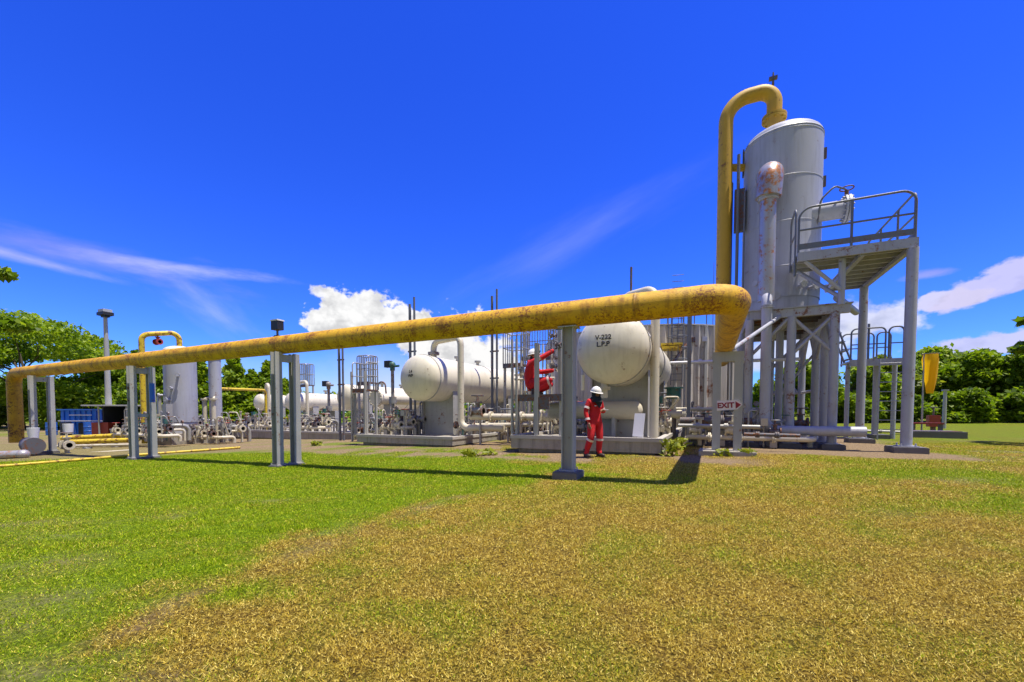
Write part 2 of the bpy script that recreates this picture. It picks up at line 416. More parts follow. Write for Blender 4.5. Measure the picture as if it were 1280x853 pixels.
cloud(70, 318, 250, 36, R(-1), 17, 1.5, 1.9, .6, lil, 3.5, CW*.85, 1, .55)
cloud(205, 333, 150, 12, R(3), 26, 1.3, 1.5, .8, (.8, .8, 1), 4, CW*.95, 2)
cloud(40, 325, 90, 9, R(-6), 26, 1.3, 1.5, .6, (.75, .72, 1), 4, CW*.95, 15)
cloud(275, 392, 75, 34, R(-32), 20, 1.2, 1.8, .45, (.8, .84, 1), 3, CW*.9, 3)
cloud(720, 305, 250, 46, R(24), 12, 1.3, 2.4, .28, (.75, .82, 1), 6, CW*.95, 4)
cloud(456, 400, 58, 40, R(-3), 26, 1.05, .22, 1, (1, 1, 1), 1.2, CW, 5, .75)
cloud(412, 402, 36, 20, 0, 34, 1.1, .25, 1, (1, 1, 1), 1.2, CW, 21, .7)
cloud(512, 402, 36, 18, 0, 34, 1.1, .25, 1, (1, 1, 1), 1.2, CW, 22, .7)
cloud(1200, 372, 40, 15, 0, 34, 1.0, .3, .9, (.80, .77, 1.0), 1.4, CW*.95, 23, .8)
cloud(405, 366, 18, 9, 0, 40, 1.1, .4, .9, (1, 1, 1), 1.2, CW, 6)
cloud(560, 430, 75, 40, 0, 24, 1.2, .25, 1, (1, .99, .98), 1.2, CW, 7, .8)
cloud(600, 452, 65, 34, 0, 24, 1.2, .3, 1, (1, .99, .98), 1.2, CW, 8, .8)
cloud(1245, 356, 72, 25, R(12), 26, 1.1, .35, .85, (.74, .70, 1.0), 1.6, CW*.95, 10, .7)
cloud(1165, 342, 34, 7, 0, 30, .9, .8, .5, lil, 2, CW*.9, 11)
cloud(1245, 430, 70, 17, 0, 24, 1.2, .35, .85, (.74, .72, 1.0), 1.5, CW*.95, 12, .8)
cloud(1085, 402, 60, 28, 0, 22, 1.1, .45, .85, (.9, .9, 1), 1.4, CW*.95, 13, .8)
cloud(990, 440, 90, 36, 0, 18, 1.1, .5, .8, (.92, .94, 1), 1.4, CW*.95, 14, .8)
# unseen white clouds added behind the viewer as neutral fill for camera-facing sides
def mr_(v, p0, p1):
    n = nd(nt, 'ShaderNodeMapRange', interpolation_type='SMOOTHSTEP'); nt.links.new(v, n.inputs[0]); n.inputs[1].default_value = p0; n.inputs[2].default_value = p1; return n.outputs[0]
back = mr_(mth('MULTIPLY', vm('DOT_PRODUCT', dirn, FLAT), -1.0), .12, .4); el = vm('DOT_PRODUCT', dirn, UPW)
nb = noise(nt, dirn, 3.2, 8, .58)
mb_ = mth('MULTIPLY', mth('MULTIPLY', back, mr_(el, .0, .12)), mth('MULTIPLY', mr_(mth('MULTIPLY', el, -1.0), -.88, -.7), mr_(nb, .40, .47)))
b3 = nd(nt, 'ShaderNodeBackground'); nt.links.new(ramp(nt, noise(nt, dirn, 6, 5, .55), [(.36, (.62, .64, .68)), (.55, (1, .97, .90))]), b3.inputs[0]); b3.inputs[1].default_value = .17
mx3 = nd(nt, 'ShaderNodeMixShader'); nt.links.new(mb_, mx3.inputs[0]); nt.links.new(cur, mx3.inputs[1]); nt.links.new(b3.outputs[0], mx3.inputs[2])
nt.links.new(mx3.outputs[0], wout.inputs[0])

cam = bpy.data.cameras.new('camera'); co = bpy.data.objects.new('camera', cam); COL.objects.link(co)
cam.sensor_width = 36; cam.lens = F/1280*36; cam.clip_end = 3000; cam.clip_start = .05
cam.shift_y = (PPY-853/2)/1280
co.location = ORG
co.rotation_euler = Matrix((RIGHT, UPC, -FWD)).transposed().to_euler()
S.camera = co
vs = S.view_settings; vs.view_transform = 'Standard'; vs.look = 'None'; vs.exposure = 1.12; vs.gamma = 1; vs.use_curve_mapping = False

# ------------------------------------------------------------------ ground
def green_of(X, Z):
    "how green the turf is at (right, forward): 0 straw, 1 lush"
    xb = np.interp(Z, [0, 1.3, 1.72, 2.38, 3.5, 5.5, 6.3, 7.0, 8, 10, 14, 20, 400], [-1.0, -1.15, -1.5, -2.1, -1.75, -.85, .4, 1.5, 1.2, .9, -2, -3, -6])
    n = fbm(X*1.1, Z*1.1, 3); n2 = fbm(X*.45+9, Z*.45, 8); n3 = fbm(X*3.1, Z*3.1, 21)
    n4 = fbm(X*6, Z*6, 33, 3)
    g = smooth(-.5, .5, (xb-X)/(1+.05*Z)+(n-.5)*1.6+(n3-.5)*1.3+(n4-.5)*.9)*(.66+.55*n3-.12)
    # bare streaks in the lush part
    g = g*(1-.8*smooth(.62, .72, n2)*smooth(8, 4, Z))
    dry = smooth(.40, .74, n2*.6+n*.25+n3*.15)*1.0+.3*smooth(.42, .68, n3)
    patch = smooth(1.5, 4, X)*smooth(3.2, 4.8, Z)*smooth(8.5, 6.5, Z)*smooth(.4, .62, n2)*.75
    far = smooth(9.5, 15, Z)*smooth(2, 8, X)*(.45+.8*(n-.3))
    mid = .5*np.exp(-((Z-6.3)/1.2)**2)*smooth(.36, .6, n)*smooth(5.5, 2, X)
    return np.clip(np.maximum.reduce([g, dry*.55, patch, far, mid]), 0, 1)
def dirt_of(X, Z):
    x = EX[0]*X+EX[1]*Z; y = EY[0]*X+EY[1]*Z
    n = fbm(X*.9+5, Z*.9, 31)
    d1 = smooth(8.1, 9.2, y+(n-.5)*1.6)*smooth(1.6, .6, x+(n-.5))*smooth(28, 24, y)*(.45+.55*smooth(.38, .55, fbm(X*1.3+3, Z*1.3, 91)))
    d2 = smooth(10.6, 11.4, y+(n-.5)*1.3)*smooth(5.6, 4.6, x+(n-.5)*1.4)*smooth(-1, 0, x)*smooth(22, 19, y)
    d3 = smooth(.58, .68, fbm(X*.6+40, Z*.6, 77))*smooth(7, 11, X)*smooth(6.5, 9, Z)*smooth(17, 13, Z)*.8
    d4 = smooth(-6, -9, X)*smooth(-.25, .3, Z-(12.1+.3*(X+14.6)))*smooth(30, 24, Z)*.85
    xb = np.interp(Z, [0, 1.3, 1.72, 2.38, 3.5, 5.5, 6.3], [-1.0, -1.15, -1.5, -2.1, -1.75, -.85, .4])
    d5 = np.exp(-((X-xb-.12+(n-.5)*.5)/.22)**2)*smooth(.4, .6, fbm(X*2+3, Z*2, 93))*smooth(6.3, 5.4, Z)*.75
    d6 = smooth(.60, .68, fbm(X*.8+70, Z*.8, 95))*smooth(-.8, -2, X)*smooth(2.6, 3.4, Z)*smooth(8, 6.5, Z)*.7
    d7 = 0
    for x_, z_, rx, rz_ in ((-3.85, 4.8, .62, .22), (-4.3, 3.9, .5, .3), (-2.75, 2.45, .4, .3), (-3.2, 5.6, .5, .15), (-2.1, 1.75, .35, .2), (-2.75, 2.15, .5, .32), (-3.4, 3.1, .5, .35), (-5.2, 4.4, .9, .4), (6.4, 5.9, 1.1, .5), (8.2, 6.9, 1.3, .6), (10.6, 8.8, 2.2, 1.1), (4.0, 4.3, .5, .25)):
        d7 = np.maximum(d7, np.exp(-((X-x_)/rx)**2-((Z-z_)/rz_)**2)*(.35+.9*n))
    return np.clip(np.maximum.reduce([d1, d2, d3, d4, d5, d6, d7*.8]), 0, 1)
def height_np(X, Z):
    s = np.clip(.024*X, -.5, .15)*smooth(2.0, 6.0, Z)
    return s+((fbm(X*.8, Z*.8, 51)-.5)*.05+(fbm(X*4, Z*4, 61)-.5)*.02)*smooth(60, 20, np.hypot(X, Z))
def to_plant(X, Z): return EX[0]*X+EX[1]*Z, EY[0]*X+EY[1]*Z
def np_mesh(name, V, faces, m, attrs=None, smooth_f=False):
    V = np.ascontiguousarray(V, np.float32); faces = np.ascontiguousarray(faces, np.int32); k = faces.shape[1]
    me = bpy.data.meshes.new(name); me.vertices.add(len(V)); me.vertices.foreach_set('co', V.ravel())
    me.loops.add(faces.size); me.loops.foreach_set('vertex_index', faces.ravel())
    me.polygons.add(len(faces)); me.polygons.foreach_set('loop_start', np.arange(0, faces.size, k, dtype=np.int32))
    me.polygons.foreach_set('use_smooth', np.full(len(faces), smooth_f))
    me.update(calc_edges=True)
    for an, av in (attrs or {}).items():
        a = me.attributes.new(an, 'FLOAT', 'POINT'); a.data.foreach_set('value', np.ascontiguousarray(av, np.float32))
    ob = bpy.data.objects.new(name, me); COL.objects.link(ob); me.materials.append(m); return ob
def ground_mat():
    m, nt, b = mat_new('turf_and_soil')
    geo = nd(nt, 'ShaderNodeNewGeometry').outputs['Position']
    ag = nd(nt, 'ShaderNodeAttribute', attribute_name='grow').outputs['Fac']; ad = nd(nt, 'ShaderNodeAttribute', attribute_name='dirt').outputs['Fac']
    n1 = noise(nt, geo, 55, 6, .7); n2 = noise(nt, geo, 9, 5, .65); n3 = noise(nt, geo, 160, 3, .6)
    straw = ramp(nt, n1, [(.34, (.014, .008, .002)), (.5, (.12, .075, .012)), (.68, (.55, .40, .07))])
    lush = ramp(nt, n1, [(.3, (.02, .04, .001)), (.52, (.10, .18, .003)), (.72, (.34, .48, .01))])
    n9 = noise(nt, geo, 28, 7, .75); soil = ramp(nt, n9, [(.3, (.05, .032, .018)), (.48, (.20, .14, .08)), (.7, (.46, .35, .21))])
    f = nd(nt, 'ShaderNodeMath', operation='MULTIPLY_ADD'); nt.links.new(n2, f.inputs[0]); f.inputs[1].default_value = .5; f.inputs[2].default_value = -.25
    g = nd(nt, 'ShaderNodeMath', operation='ADD', use_clamp=True); nt.links.new(ag, g.inputs[0]); nt.links.new(f.outputs[0], g.inputs[1])
    c = mixc(nt, g.outputs[0], straw, lush)
    d = nd(nt, 'ShaderNodeMath', operation='ADD', use_clamp=True); nt.links.new(ad, d.inputs[0]); nt.links.new(f.outputs[0], d.inputs[1])
    dm = nd(nt, 'ShaderNodeMath', operation='MULTIPLY', use_clamp=True); nt.links.new(d.outputs[0], dm.inputs[0]); nt.links.new(ad, dm.inputs[1])
    c = mixc(nt, dm.outputs[0], c, soil)
    nt.links.new(c, b.inputs['Base Color']); b.inputs['Roughness'].default_value = .95; b.inputs['Specular IOR Level'].default_value = .1
    bp = nd(nt, 'ShaderNodeBump'); bp.inputs['Strength'].default_value = .8; bp.inputs['Distance'].default_value = .03
    nt.links.new(n1, bp.inputs['Height']); nt.links.new(bp.outputs[0], b.inputs['Normal'])
    return m
def axis_steps(lo, hi, fine, mx):
    a = [0.0]
    while a[-1] < hi: a.append(a[-1]+min(mx, fine+.035*a[-1]))
    b = [0.0]
    while b[-1] > lo: b.append(b[-1]-min(mx, fine+.035*abs(b[-1])))
    return np.array(sorted(set(a+b)))
gx = axis_steps(-600, 600, .12, 60); gz = axis_steps(-80, 900, .12, 60)
GX, GZ = np.meshgrid(gx, gz); X = GX.ravel(); Z = GZ.ravel()
px_, py_ = to_plant(X, Z); V = np.stack([px_, py_, height_np(X, Z)], 1)
nx, nz = len(gx), len(gz); idx = np.arange(nx*nz).reshape(nz, nx)
Fq = np.stack([idx[:-1, :-1].ravel(), idx[:-1, 1:].ravel(), idx[1:, 1:].ravel(), idx[1:, :-1].ravel()], 1)
ground = np_mesh('ground', V, Fq, ground_mat(), {'grow': green_of(X, Z), 'dirt': dirt_of(X, Z)}, True)
tag(ground, 'mown lawn turning from lush green to dry straw, with bare soil round the plant', 'ground', kind='structure')

def blade_mat():
    m, nt, b = mat_new('grass_blades_mat')
    out = [n for n in nt.nodes if n.type == 'OUTPUT_MATERIAL'][0]
    ag = nd(nt, 'ShaderNodeAttribute', attribute_name='grow').outputs['Fac']
    rnd = nd(nt, 'ShaderNodeNewGeometry').outputs['Random Per Island']
    straw = ramp(nt, rnd, [(.0, (.04, .02, .003)), (.28, (.36, .24, .02)), (.62, (.62, .45, .045)), (1, (.95, .78, .22))])
    lush = ramp(nt, rnd, [(.0, (.06, .13, .001)), (.5, (.27, .43, .002)), (1, (.58, .68, .008))])
    c = mixc(nt, ag, straw, lush)
    nt.links.new(c, b.inputs['Base Color']); b.inputs['Roughness'].default_value = .6; b.inputs['Specular IOR Level'].default_value = .2
    tr = nd(nt, 'ShaderNodeBsdfTranslucent'); nt.links.new(c, tr.inputs[0])
    mx = nd(nt, 'ShaderNodeMixShader'); mx.inputs[0].default_value = .3
    nt.links.new(b.outputs[0], mx.inputs[1]); nt.links.new(tr.outputs[0], mx.inputs[2]); nt.links.new(mx.outputs[0], out.inputs[0]); return m
def blades(N):
    # density falls with distance, blades widen a little so that the sward stays closed
    u = rng.random(N); z0, z1 = .95, 13.0; p = .55
    Zb = (z0**p+u*(z1**p-z0**p))**(1/p); Xb = (rng.random(N)*2-1)*(1.32*Zb+.7)
    keep = dirt_of(Xb, Zb)*np.where(Zb < 7, .75, 1) < rng.random(N)*.9+.05
    keep &= (rng.random(N) < .25+1.5*smooth(.25, .6, fbm(Xb*13, Zb*13, 71, 3))) | (Zb > 6); Xb, Zb = Xb[keep], Zb[keep]; n = len(Xb)
    g = green_of(Xb, Zb); gi = (rng.random(n) < np.clip(g*1.15-.04, 0, 1)).astype(float)*np.clip(.75+rng.random(n)*.4, 0, 1)
    gi = np.maximum(gi, g*.25)
    k = np.sqrt(np.maximum(Zb, 1.3)/1.6)
    L = (.008+.013*rng.random(n)**1.5)*np.where(gi > .5, .85, 1.0)*k**.6
    L *= 1+.15*g*smooth(3, 8, Zb)
    L *= .65+.8*fbm(Xb*9, Zb*9, 73, 2)
    L *= 1+.9*g*smooth(.58, .8, fbm(Xb*2.3+11, Zb*2.3, 97, 3))
    w = (.0011+.0013*rng.random(n))*k**1.25
    tilt = np.where(gi > .5, .15+rng.random(n)*1.05, .55+rng.random(n)*.95); az = rng.random(n)*2*PI
    dirx = np.cos(az)*np.sin(tilt); diry = np.sin(az)*np.sin(tilt); dirz = np.cos(tilt)
    bx, by = to_plant(Xb, Zb); bz = height_np(Xb, Zb)-.004+.012*rng.random(n)*(tilt > .9)
    sa = rng.random(n)*2*PI; sx, sy = np.cos(sa)*w, np.sin(sa)*w
    A = np.stack([bx-sx, by-sy, bz], 1); B = np.stack([bx+sx, by+sy, bz], 1)
    T = np.stack([bx+dirx*L, by+diry*L, bz+dirz*L+.003], 1)
    V = np.stack([A, B, T], 1).reshape(-1, 3); Fc = np.arange(3*n).reshape(n, 3)
    return np_mesh('grass', V, Fc, blade_mat(), {'grow': np.repeat(gi, 3)})
tag(blades(1650000), 'short mown grass blades, green at one side and straw dry at the other', 'grass', kind='stuff')

# ------------------------------------------------------------------ the long yellow pipeline on its supports
Y0 = 6.58; RP = .205
pE = PY(921, 371, Y0); pL = PY(17, 467, Y0)
xR = pE.x                                     # riser column x
TX, TY, TR = 1.86, 15.35, 1.02                # tower axis
yR = 15.0
zR = pE.z
zTop = ZT(xR, yR, 128)
yb = thing('overhead_pipeline', 'long rusty yellow pipe running overhead on posts across the whole plant', 'pipeline', (pE.x, Y0, 0))
b = MB(); b.tube(arc([pL-Vector((0, 0, 2.6)), pL, pL.lerp(pE, .05)], .42, 10), RP, 28); b.build('downturn', 'yellow_worn', yb)
b = MB(); b.tube(arc([pL.lerp(pE, .05), pE, (xR, 12.2, zR)], .42, 10), RP, 28)
b.build('pipe', 'yellow', yb)
for k in range(9):
    b = MB(); t = (k+.5)/9; c = pL.lerp(pE, t); b.lathe(c-Vector((.02, 0, 0)), (1, 0, 0), [(0, RP), (.012, RP+.006), (.028, RP+.006), (.04, RP)], 28); b.build('weld_seam', 'yellow_worn', yb)
zN = ZT(TX-.25, TY-.1, 150)
b = MB(); b.tube(arc([(xR, 12.2, zR), (xR, yR, zR), (xR, yR, zTop), (TX-.25, TY-.15, zTop+.12), (TX-.25, TY-.15, zN)], .75, 10), RP, 24)
b.build('riser', 'ochre', yb)
b = MB(); flange(b, (TX-.25, TY-.15, zN), (0, 0, 1), RP*1.6, .06); b.build('flange', 'ochre', yb)
b = MB(); zs = ZT(xR, yR, 210); b.cyl((xR, yR, zs), (TX-.8, TY, zs), .11); b.build('side_branch', 'ochre', yb)
b = MB(); b.cyl((TX-.3, TY-.15, zTop+.25), (TX-.3, TY-.15, zTop+.62), .035, .02); b.box((TX-.3, TY-.15, zTop+.45), (.22, .1, .08)); b.build('vent_valve', 'dark_steel', yb)

def pad(parent, x, y, sx, sy, h=.14, m='pad'):
    g = G(x, y); b = MB(); b.prism([(x-sx/2, y-sy/2), (x+sx/2, y-sy/2), (x+sx/2, y+sy/2), (x-sx/2, y+sy/2)], g-.3, g+h-.015)
    b.prism([(x-sx/2+.015, y-sy/2+.015), (x+sx/2-.015, y-sy/2+.015), (x+sx/2-.015, y+sy/2-.015), (x-sx/2+.015, y+sy/2-.015)], g+h-.015, g+h)
    return b.build('footing', m, parent)
def pipe_z(x): t = (x-pL.x)/(pE.x-pL.x); return pL.z+(pE.z-pL.z)*t
sup_labels = ['single grey post support nearest the workers, on a square concrete footing', 'grey twin post pipe support carrying the small floodlight',
              'grey twin post pipe support beside the vertical tank', 'grey twin post pipe support next to the pipe bend at the far end']
for i, (px, basepy, w, ph) in enumerate(((711, 600, .19, .13), (358, 576, .165, .03), (178, 570, .165, .05), (53, 566, .165, .1))):
    x = PY(px, 520, Y0).x; g = G(x, Y0)
    t = thing('pipe_support', sup_labels[i], 'pipe support', (x, Y0, g), 'grey frames under the overhead pipe')
    zt = pipe_z(x)-RP
    for s in (-1, 1) if i else (0,):
        b = MB(); b.hbeam((x, Y0+s*.225, g+.02), (x, Y0+s*.225, zt+.012), w, .018, .014)
        b.box((x, Y0+s*.225, g+ph+.008), (w+.06, w+.06, .016)); [b.cyl((x+u*(w/2+.015), Y0+s*.225+v*(w/2+.015), g+ph), (x+u*(w/2+.015), Y0+s*.225+v*(w/2+.015), g+ph+.05), .012, seg=6) for u in (-1, 1) for v in (-1, 1)]; b.build('post', 'grey', t)
    b = MB(); b.box((x, Y0, zt-.11 if i else zt-.004), (w*.8, .283, .16) if i else (.3, .26, .016)); b.build('crossbeam' if i else 'cap_plate', 'grey', t)
    if i:
        b = MB(); b.box((x, Y0, g+1.25 if i == 2 else zt-.9), (.07, .283, .1)); b.build('brace', 'grey', t) if i == 2 else None
        pad(t, x, Y0, w+.16, .72, ph)
    else: pad(t, x, Y0, .40, .44, ph)
# elbow frame with the exit sign
yF = 10.9; xF = xR+.05
t = thing('pipe_support', 'grey portal frame that carries the exit arrow sign', 'pipe support', (xF, yF, G(xF, yF)), 'grey frames under the overhead pipe')
g = G(xF, yF); zt = zR-RP
for s in (-1, 1):
    b = MB(); b.hbeam((xF+s*.22, yF, g+.05), (xF+s*.22, yF, zt-.22), .17, .016, .012, (0, 1, 0)); b.build('post', 'grey', t)
b = MB(); b.box((xF, yF, zt-.11), (.64, .18, .22)); b.build('crossbeam', 'grey', t)
pad(t, xF, yF, 1.15, .8, .1, 'concrete')
sg = thing('exit_sign', 'small white arrow sign reading EXIT in dark red', 'sign', (xF, yF-.12, g+1.1))
zc = ZT(xF, yF-.1, 507); yS = yF-.105
b = MB(); v = [(-.25, -.11), (.17, -.10), (.275, 0), (.17, .11), (-.24, .12)]
q = lambda x, z, y: (xF+.03+x*math.cos(.05)-z*math.sin(.05), y, zc+z*math.cos(.05)+x*math.sin(.05))
b.add([q(x, z, yS-.004) for x, z in v]+[q(x, z, yS+.01) for x, z in v], [(0, 1, 2, 3, 4), (9, 8, 7, 6, 5)]+[(k, k+5, (k+1) % 5+5, (k+1) % 5) for k in range(5)])
b.build('sign_panel', 'signwhite', sg)
text_mb('EXIT', .17, lambda c: q(c.x*.98-.065, c.y*.95, yS-.008-c.z), .002, .006).build('lettering', 'signred', sg)
b = MB(); v = [(.135, -.085), (.245, 0), (.135, .085)]
b.add([q(x, z, yS-.010) for x, z in v]+[q(x, z, yS-.005) for x, z in v], [(0, 1, 2), (5, 4, 3), (0, 3, 4, 1), (1, 4, 5, 2), (2, 5, 3, 0)]); b.build('arrow', 'signred', sg)

# floodlight on the pipe
x = PY(349, 520, Y0).x; z0 = pipe_z(x)+RP
t = thing('floodlight', 'small black floodlight with a pale lid on top of the yellow pipe', 'floodlight', (x, Y0, z0))
b = MB(); b.cyl((x, Y0, z0-.01), (x, Y0, z0+.14), .025, seg=8); b.box((x, Y0, z0+.01), (.12, .1, .02)); b.build('bracket', 'dark_steel', t)
b = MB(); b.box((x, Y0, z0+.24), (.22, .16, .2)); b.build('housing', 'black', t)
b = MB(); b.box((x, Y0, z0+.355), (.24, .18, .03)); b.build('lid', 'board', t)

# ------------------------------------------------------------------ tower
zD = ZT(2.82, 13.35, 380)                      # tower deck
zT1 = ZT(TX, TY, 184)
tw = thing('separator_tower', 'tall upright grey process tower standing on a steel frame', 'process tower', (TX, TY, zD))
hh = zT1-zD
b = MB(); b.lathe((TX, TY, zD+.04), (0, 0, 1), [(0, TR-.02), (.5, TR-.02)], 56); b.build('skirt', 'tower', tw)
for k in (.26, .5, .74, .985):
    b = MB(); b.lathe((TX, TY, zD+.04+hh*k), (0, 0, 1), [(0, TR), (.004, TR+.008), (.026, TR+.008), (.03, TR)], 56); b.build('weld_seam', 'tower', tw)
b = MB(); b.lathe((TX, TY, zD+.04), (0, 0, 1), [(.5, TR), (hh, TR)], 56)
b.build('shell', 'tower', tw)
b = MB(); b.lathe((TX, TY, zT1+.04), (0, 0, 1), [(0, TR+.012)]+[(TR*.42*math.sin(a), TR*math.cos(a)) for a in [PI/2*k/10 for k in range(0, 11)]], 56); b.build('top_head', 'tower', tw)
b = MB()
for k in range(24):
    a = 2*PI*k/24; b.box((TX+(TR+.06)*math.cos(a), TY+(TR+.06)*math.sin(a), zD+.12), (.03, .03, .16))
b.lathe((TX, TY, zD+.02), (0, 0, 1), [(0, TR), (0, TR+.14), (.04, TR+.14), (.04, TR)], 48, False); b.build('base_ring', 'dark_steel', tw)
# insulated elbow and downcomer at the front
pN = PY(966, 212, TY-TR-.42)
b = MB(); ypipe = TY-TR-.42; xd = PY(958, 300, ypipe).x
b.tube(arc([(xd+.08, TY-TR+.25, pN.z), (xd+.08, ypipe, pN.z), (xd+.02, ypipe, pN.z-.75)], .38, 8), .32, 20); b.build('insulated_elbow', 'cladding', tw)
b = MB(); flange(b, (xd+.08, TY-TR-.03, pN.z), (0, 1, 0), .36, .05); b.build('flange', 'tower', tw); b = MB(); flange(b, (xd+.02, ypipe, pN.z-.78), (0, 0, 1), .25, .04); b.build('flange', 'tower', tw)
zdk = zD-.05; gd = G(xd, ypipe); xq = PY(957, 460, 13.08).x
b = MB(); b.tube([(xd+.02, ypipe, pN.z-.7), (xd+.02, ypipe, zD+.35)], .205, 18); b.build('downcomer', 'cladding', tw)
b = MB(); yq_ = 13.08; zb = ZT(xq, yq_, 538)
b.tube(arc([(xd+.02, ypipe, zD+.36), (xq, yq_, zD+.3), (xq, yq_, zb), (xq+2.15, yq_, zb)], .34, 8), .125, 16); b.build('drain_pipe', 'tower', tw)
b = MB(); flange(b, (xq, yq_, zD+.02), (0, 0, 1), .16, .03); b.build('drain_flange', 'tower', tw)
# manhole nozzle facing right
zm = ZT(TX+TR, TY-.4, 268); ym = TY-.55
b = MB(); b.cyl((TX+.6, ym, zm), (TX+TR+.42, ym, zm), .24, seg=22); b.build('manhole_neck', 'tower', tw)
b = MB(); c = Vector((TX+TR+.46, ym, zm)); b.cyl(c-Vector((.06, 0, 0)), c-Vector((.01, 0, 0)), .36, seg=26); b.cyl(c+Vector((.01, 0, 0)), c+Vector((.07, 0, 0)), .36, seg=26)
for p in b.ring(c, (1, 0, 0), .31, 14): b.cyl(p-Vector((.11, 0, 0)), p+Vector((.12, 0, 0)), .022, seg=6)
b.torus(c+Vector((.1, 0, 0)), (1, 0, 0), .14, .02, 14, 5); b.build('manhole_cover', 'tower', tw)
b = MB(); b.tube(arc([(TX+TR*.8, ym+.1, zm-.5), (TX+TR*.8, ym-.42, zm+.2), (TX+TR+.1, ym-.42, zm+.5), (TX+TR+.46, ym, zm+.52), (TX+TR+.46, ym, zm+.36)], .2, 6), .025, 6); b.build('davit_arm', 'rail', tw)
b = MB(); b.cyl((TX+TR+.46, ym, zm+.35), (TX+TR+.46, ym, zm+.5), .05, seg=8); b.torus((TX+TR+.46, ym, zm+.55), (0, 0, 1), .16, .018, 14, 5); b.build('cover_valve', 'dark_steel', tw)
# level gauge box and cables on the left flank
xl = TX-TR-.12
b = MB(); b.box((xl, TY-.35, ZT(xl, TY, 270)), (.28, .22, 1.25)); b.build('level_gauge_box', 'dark_steel', tw)
b = MB()
for k, (dx, dy, r) in enumerate(((-.05, -.55, .045), (-.2, -.15, .03), (.12, -.75, .025))):
    b.tube([(xl+dx, TY+dy, zD-.05), (xl+dx, TY+dy, ZT(xl, TY, 205+25*k))], r, 8)
b.build('conduit', 'rail', tw)
for a in (PI*.98, PI*1.02): b = MB(); b.box((TX+(TR+.02)*math.cos(a), TY+(TR+.02)*math.sin(a), zT1-.25), (.04, .04, .8)); b.build('lifting_lug', 'dark_steel', tw)
for z in (zT1-.5, zT1-1.3): b = MB(); b.box((TX+TR+.03, TY-.1, z), (.07, .08, .3)); b.build('lifting_lug', 'dark_steel', tw)
for (ang, z, r) in ((-1.2, zD+.8, .05), (-.9, zD+.75, .05), (-2.2, zD+1.0, .045), (-1.75, zD+.55, .06)):
    c = Vector((TX+TR*math.cos(ang), TY+TR*math.sin(ang), z)); d = Vector((math.cos(ang), math.sin(ang), 0))
    b = MB(); b.cyl(c-d*.1, c+d*.2, r, seg=10); flange(b, c+d*.2, d, r*1.9, .025); b.build('nozzle', 'tower', tw)

# tower frame
fr = thing('tower_frame', 'grey steel frame of columns and braces under the tall tower', 'steel frame', (TX, TY, 0))
xa, xb, ya, ym_, yc = .95, 2.85, 13.35, 15.4, 17.5; xm = 1.92
b = MB(); b.bb((xa-.1, ya-.1, zD-.03), (xb+.35, yc+.1, zD)); b.build('deck_plate', 'frame', fr)
for (p, q_) in (((xa, ya), (xb+.3, ya)), ((xa, yc), (xb+.3, yc)), ((xa, ym_), (xb, ym_))):
    b = MB(); b.bb((p[0], p[1]-.06, zD-.25), (q_[0], p[1]+.06, zD-.032)); b.build('beam', 'frame', fr)
for x in (xa, xm, xb):
    b = MB(); b.bb((x-.06, ya+.062, zD-.27), (x+.06, ym_-.062, zD-.034)); b.bb((x-.06, ym_+.062, zD-.27), (x+.06, yc-.062, zD-.034)); b.build('beam', 'frame', fr)
b = MB()
for k in range(9):
    y = ya+.35+k*.42
    if abs(y-ym_) > .12:
        for u0, u1 in ((xa+.06, xm-.06), (xm+.06, xb-.06)): b = MB(); b.bb((u0, y-.025, zD-.14), (u1, y+.025, zD-.05)); b.build('deck_joist', 'dark_steel', fr)
for x in (xa, xm, xb):
    for y in (ya, ym_, yc):
        if (x, y) == (xa, ya) : pass
        g = G(x, y); b = MB(); b.cyl((x, y, g+.02), (x, y, zD-.27 if y != ya else zD-.25), .105, seg=14); b.box((x, y, g+.13), (.3, .3, .02)); b.build('column', 'frame', fr)
        pad(fr, x, y, .5, .5, .12)
def brace(parent, p, q_, r=.045, m='frame'):
    b = MB(); b.cyl(p, q_, r, seg=8); return b.build('brace', m, parent)
zz = zD-.3
for (x, y, dx, dy) in ((xa, ya, 1, 0), (xm, ya, 1, 0), (xb, ya, -1, 0), (xb, ya, 0, 1), (xb, yc, 0, -1), (xb, ym_, 0, 1), (xm, yc, 1, 0), (xa, ym_, 0, 1), (xm, ym_, 1, 0), (xb, ym_, 0, -1)):
    brace(fr, (x, y, zz-.95), (x+dx*.9, y+dy*.9, zz+.02))
brace(fr, (xF+.1, yF+.1, ZT(xF, yF, 436)), (xm-.25, ya, zD-.2), .05)
brace(fr, (xm, ym_, 1.6), (xb, ym_, 2.9), .035); brace(fr, (xb, yc, 1.6), (xm, yc, 2.9), .035); brace(fr, (xm, yc, 1.6), (xb, yc, 2.9), .035)
b = MB(); b.cyl((xm, yc, 1.75), (xb, yc, 1.75), .045, seg=8); b.cyl((xb, ym_, 1.75), (xb, yc, 1.75), .045, seg=8); b.build('tie_bar', 'frame', fr)

for (x, y) in ((xb+.02, 14.35), (xb+.3, 16.4)):
    g = G(x, y); b = MB(); b.cyl((x, y, g+.02), (x, y, zD-.27), .1, seg=14); b.box((x, y, g+.13), (.28, .28, .02)); b.build('column', 'frame', fr); pad(fr, x, y, .48, .48, .12)
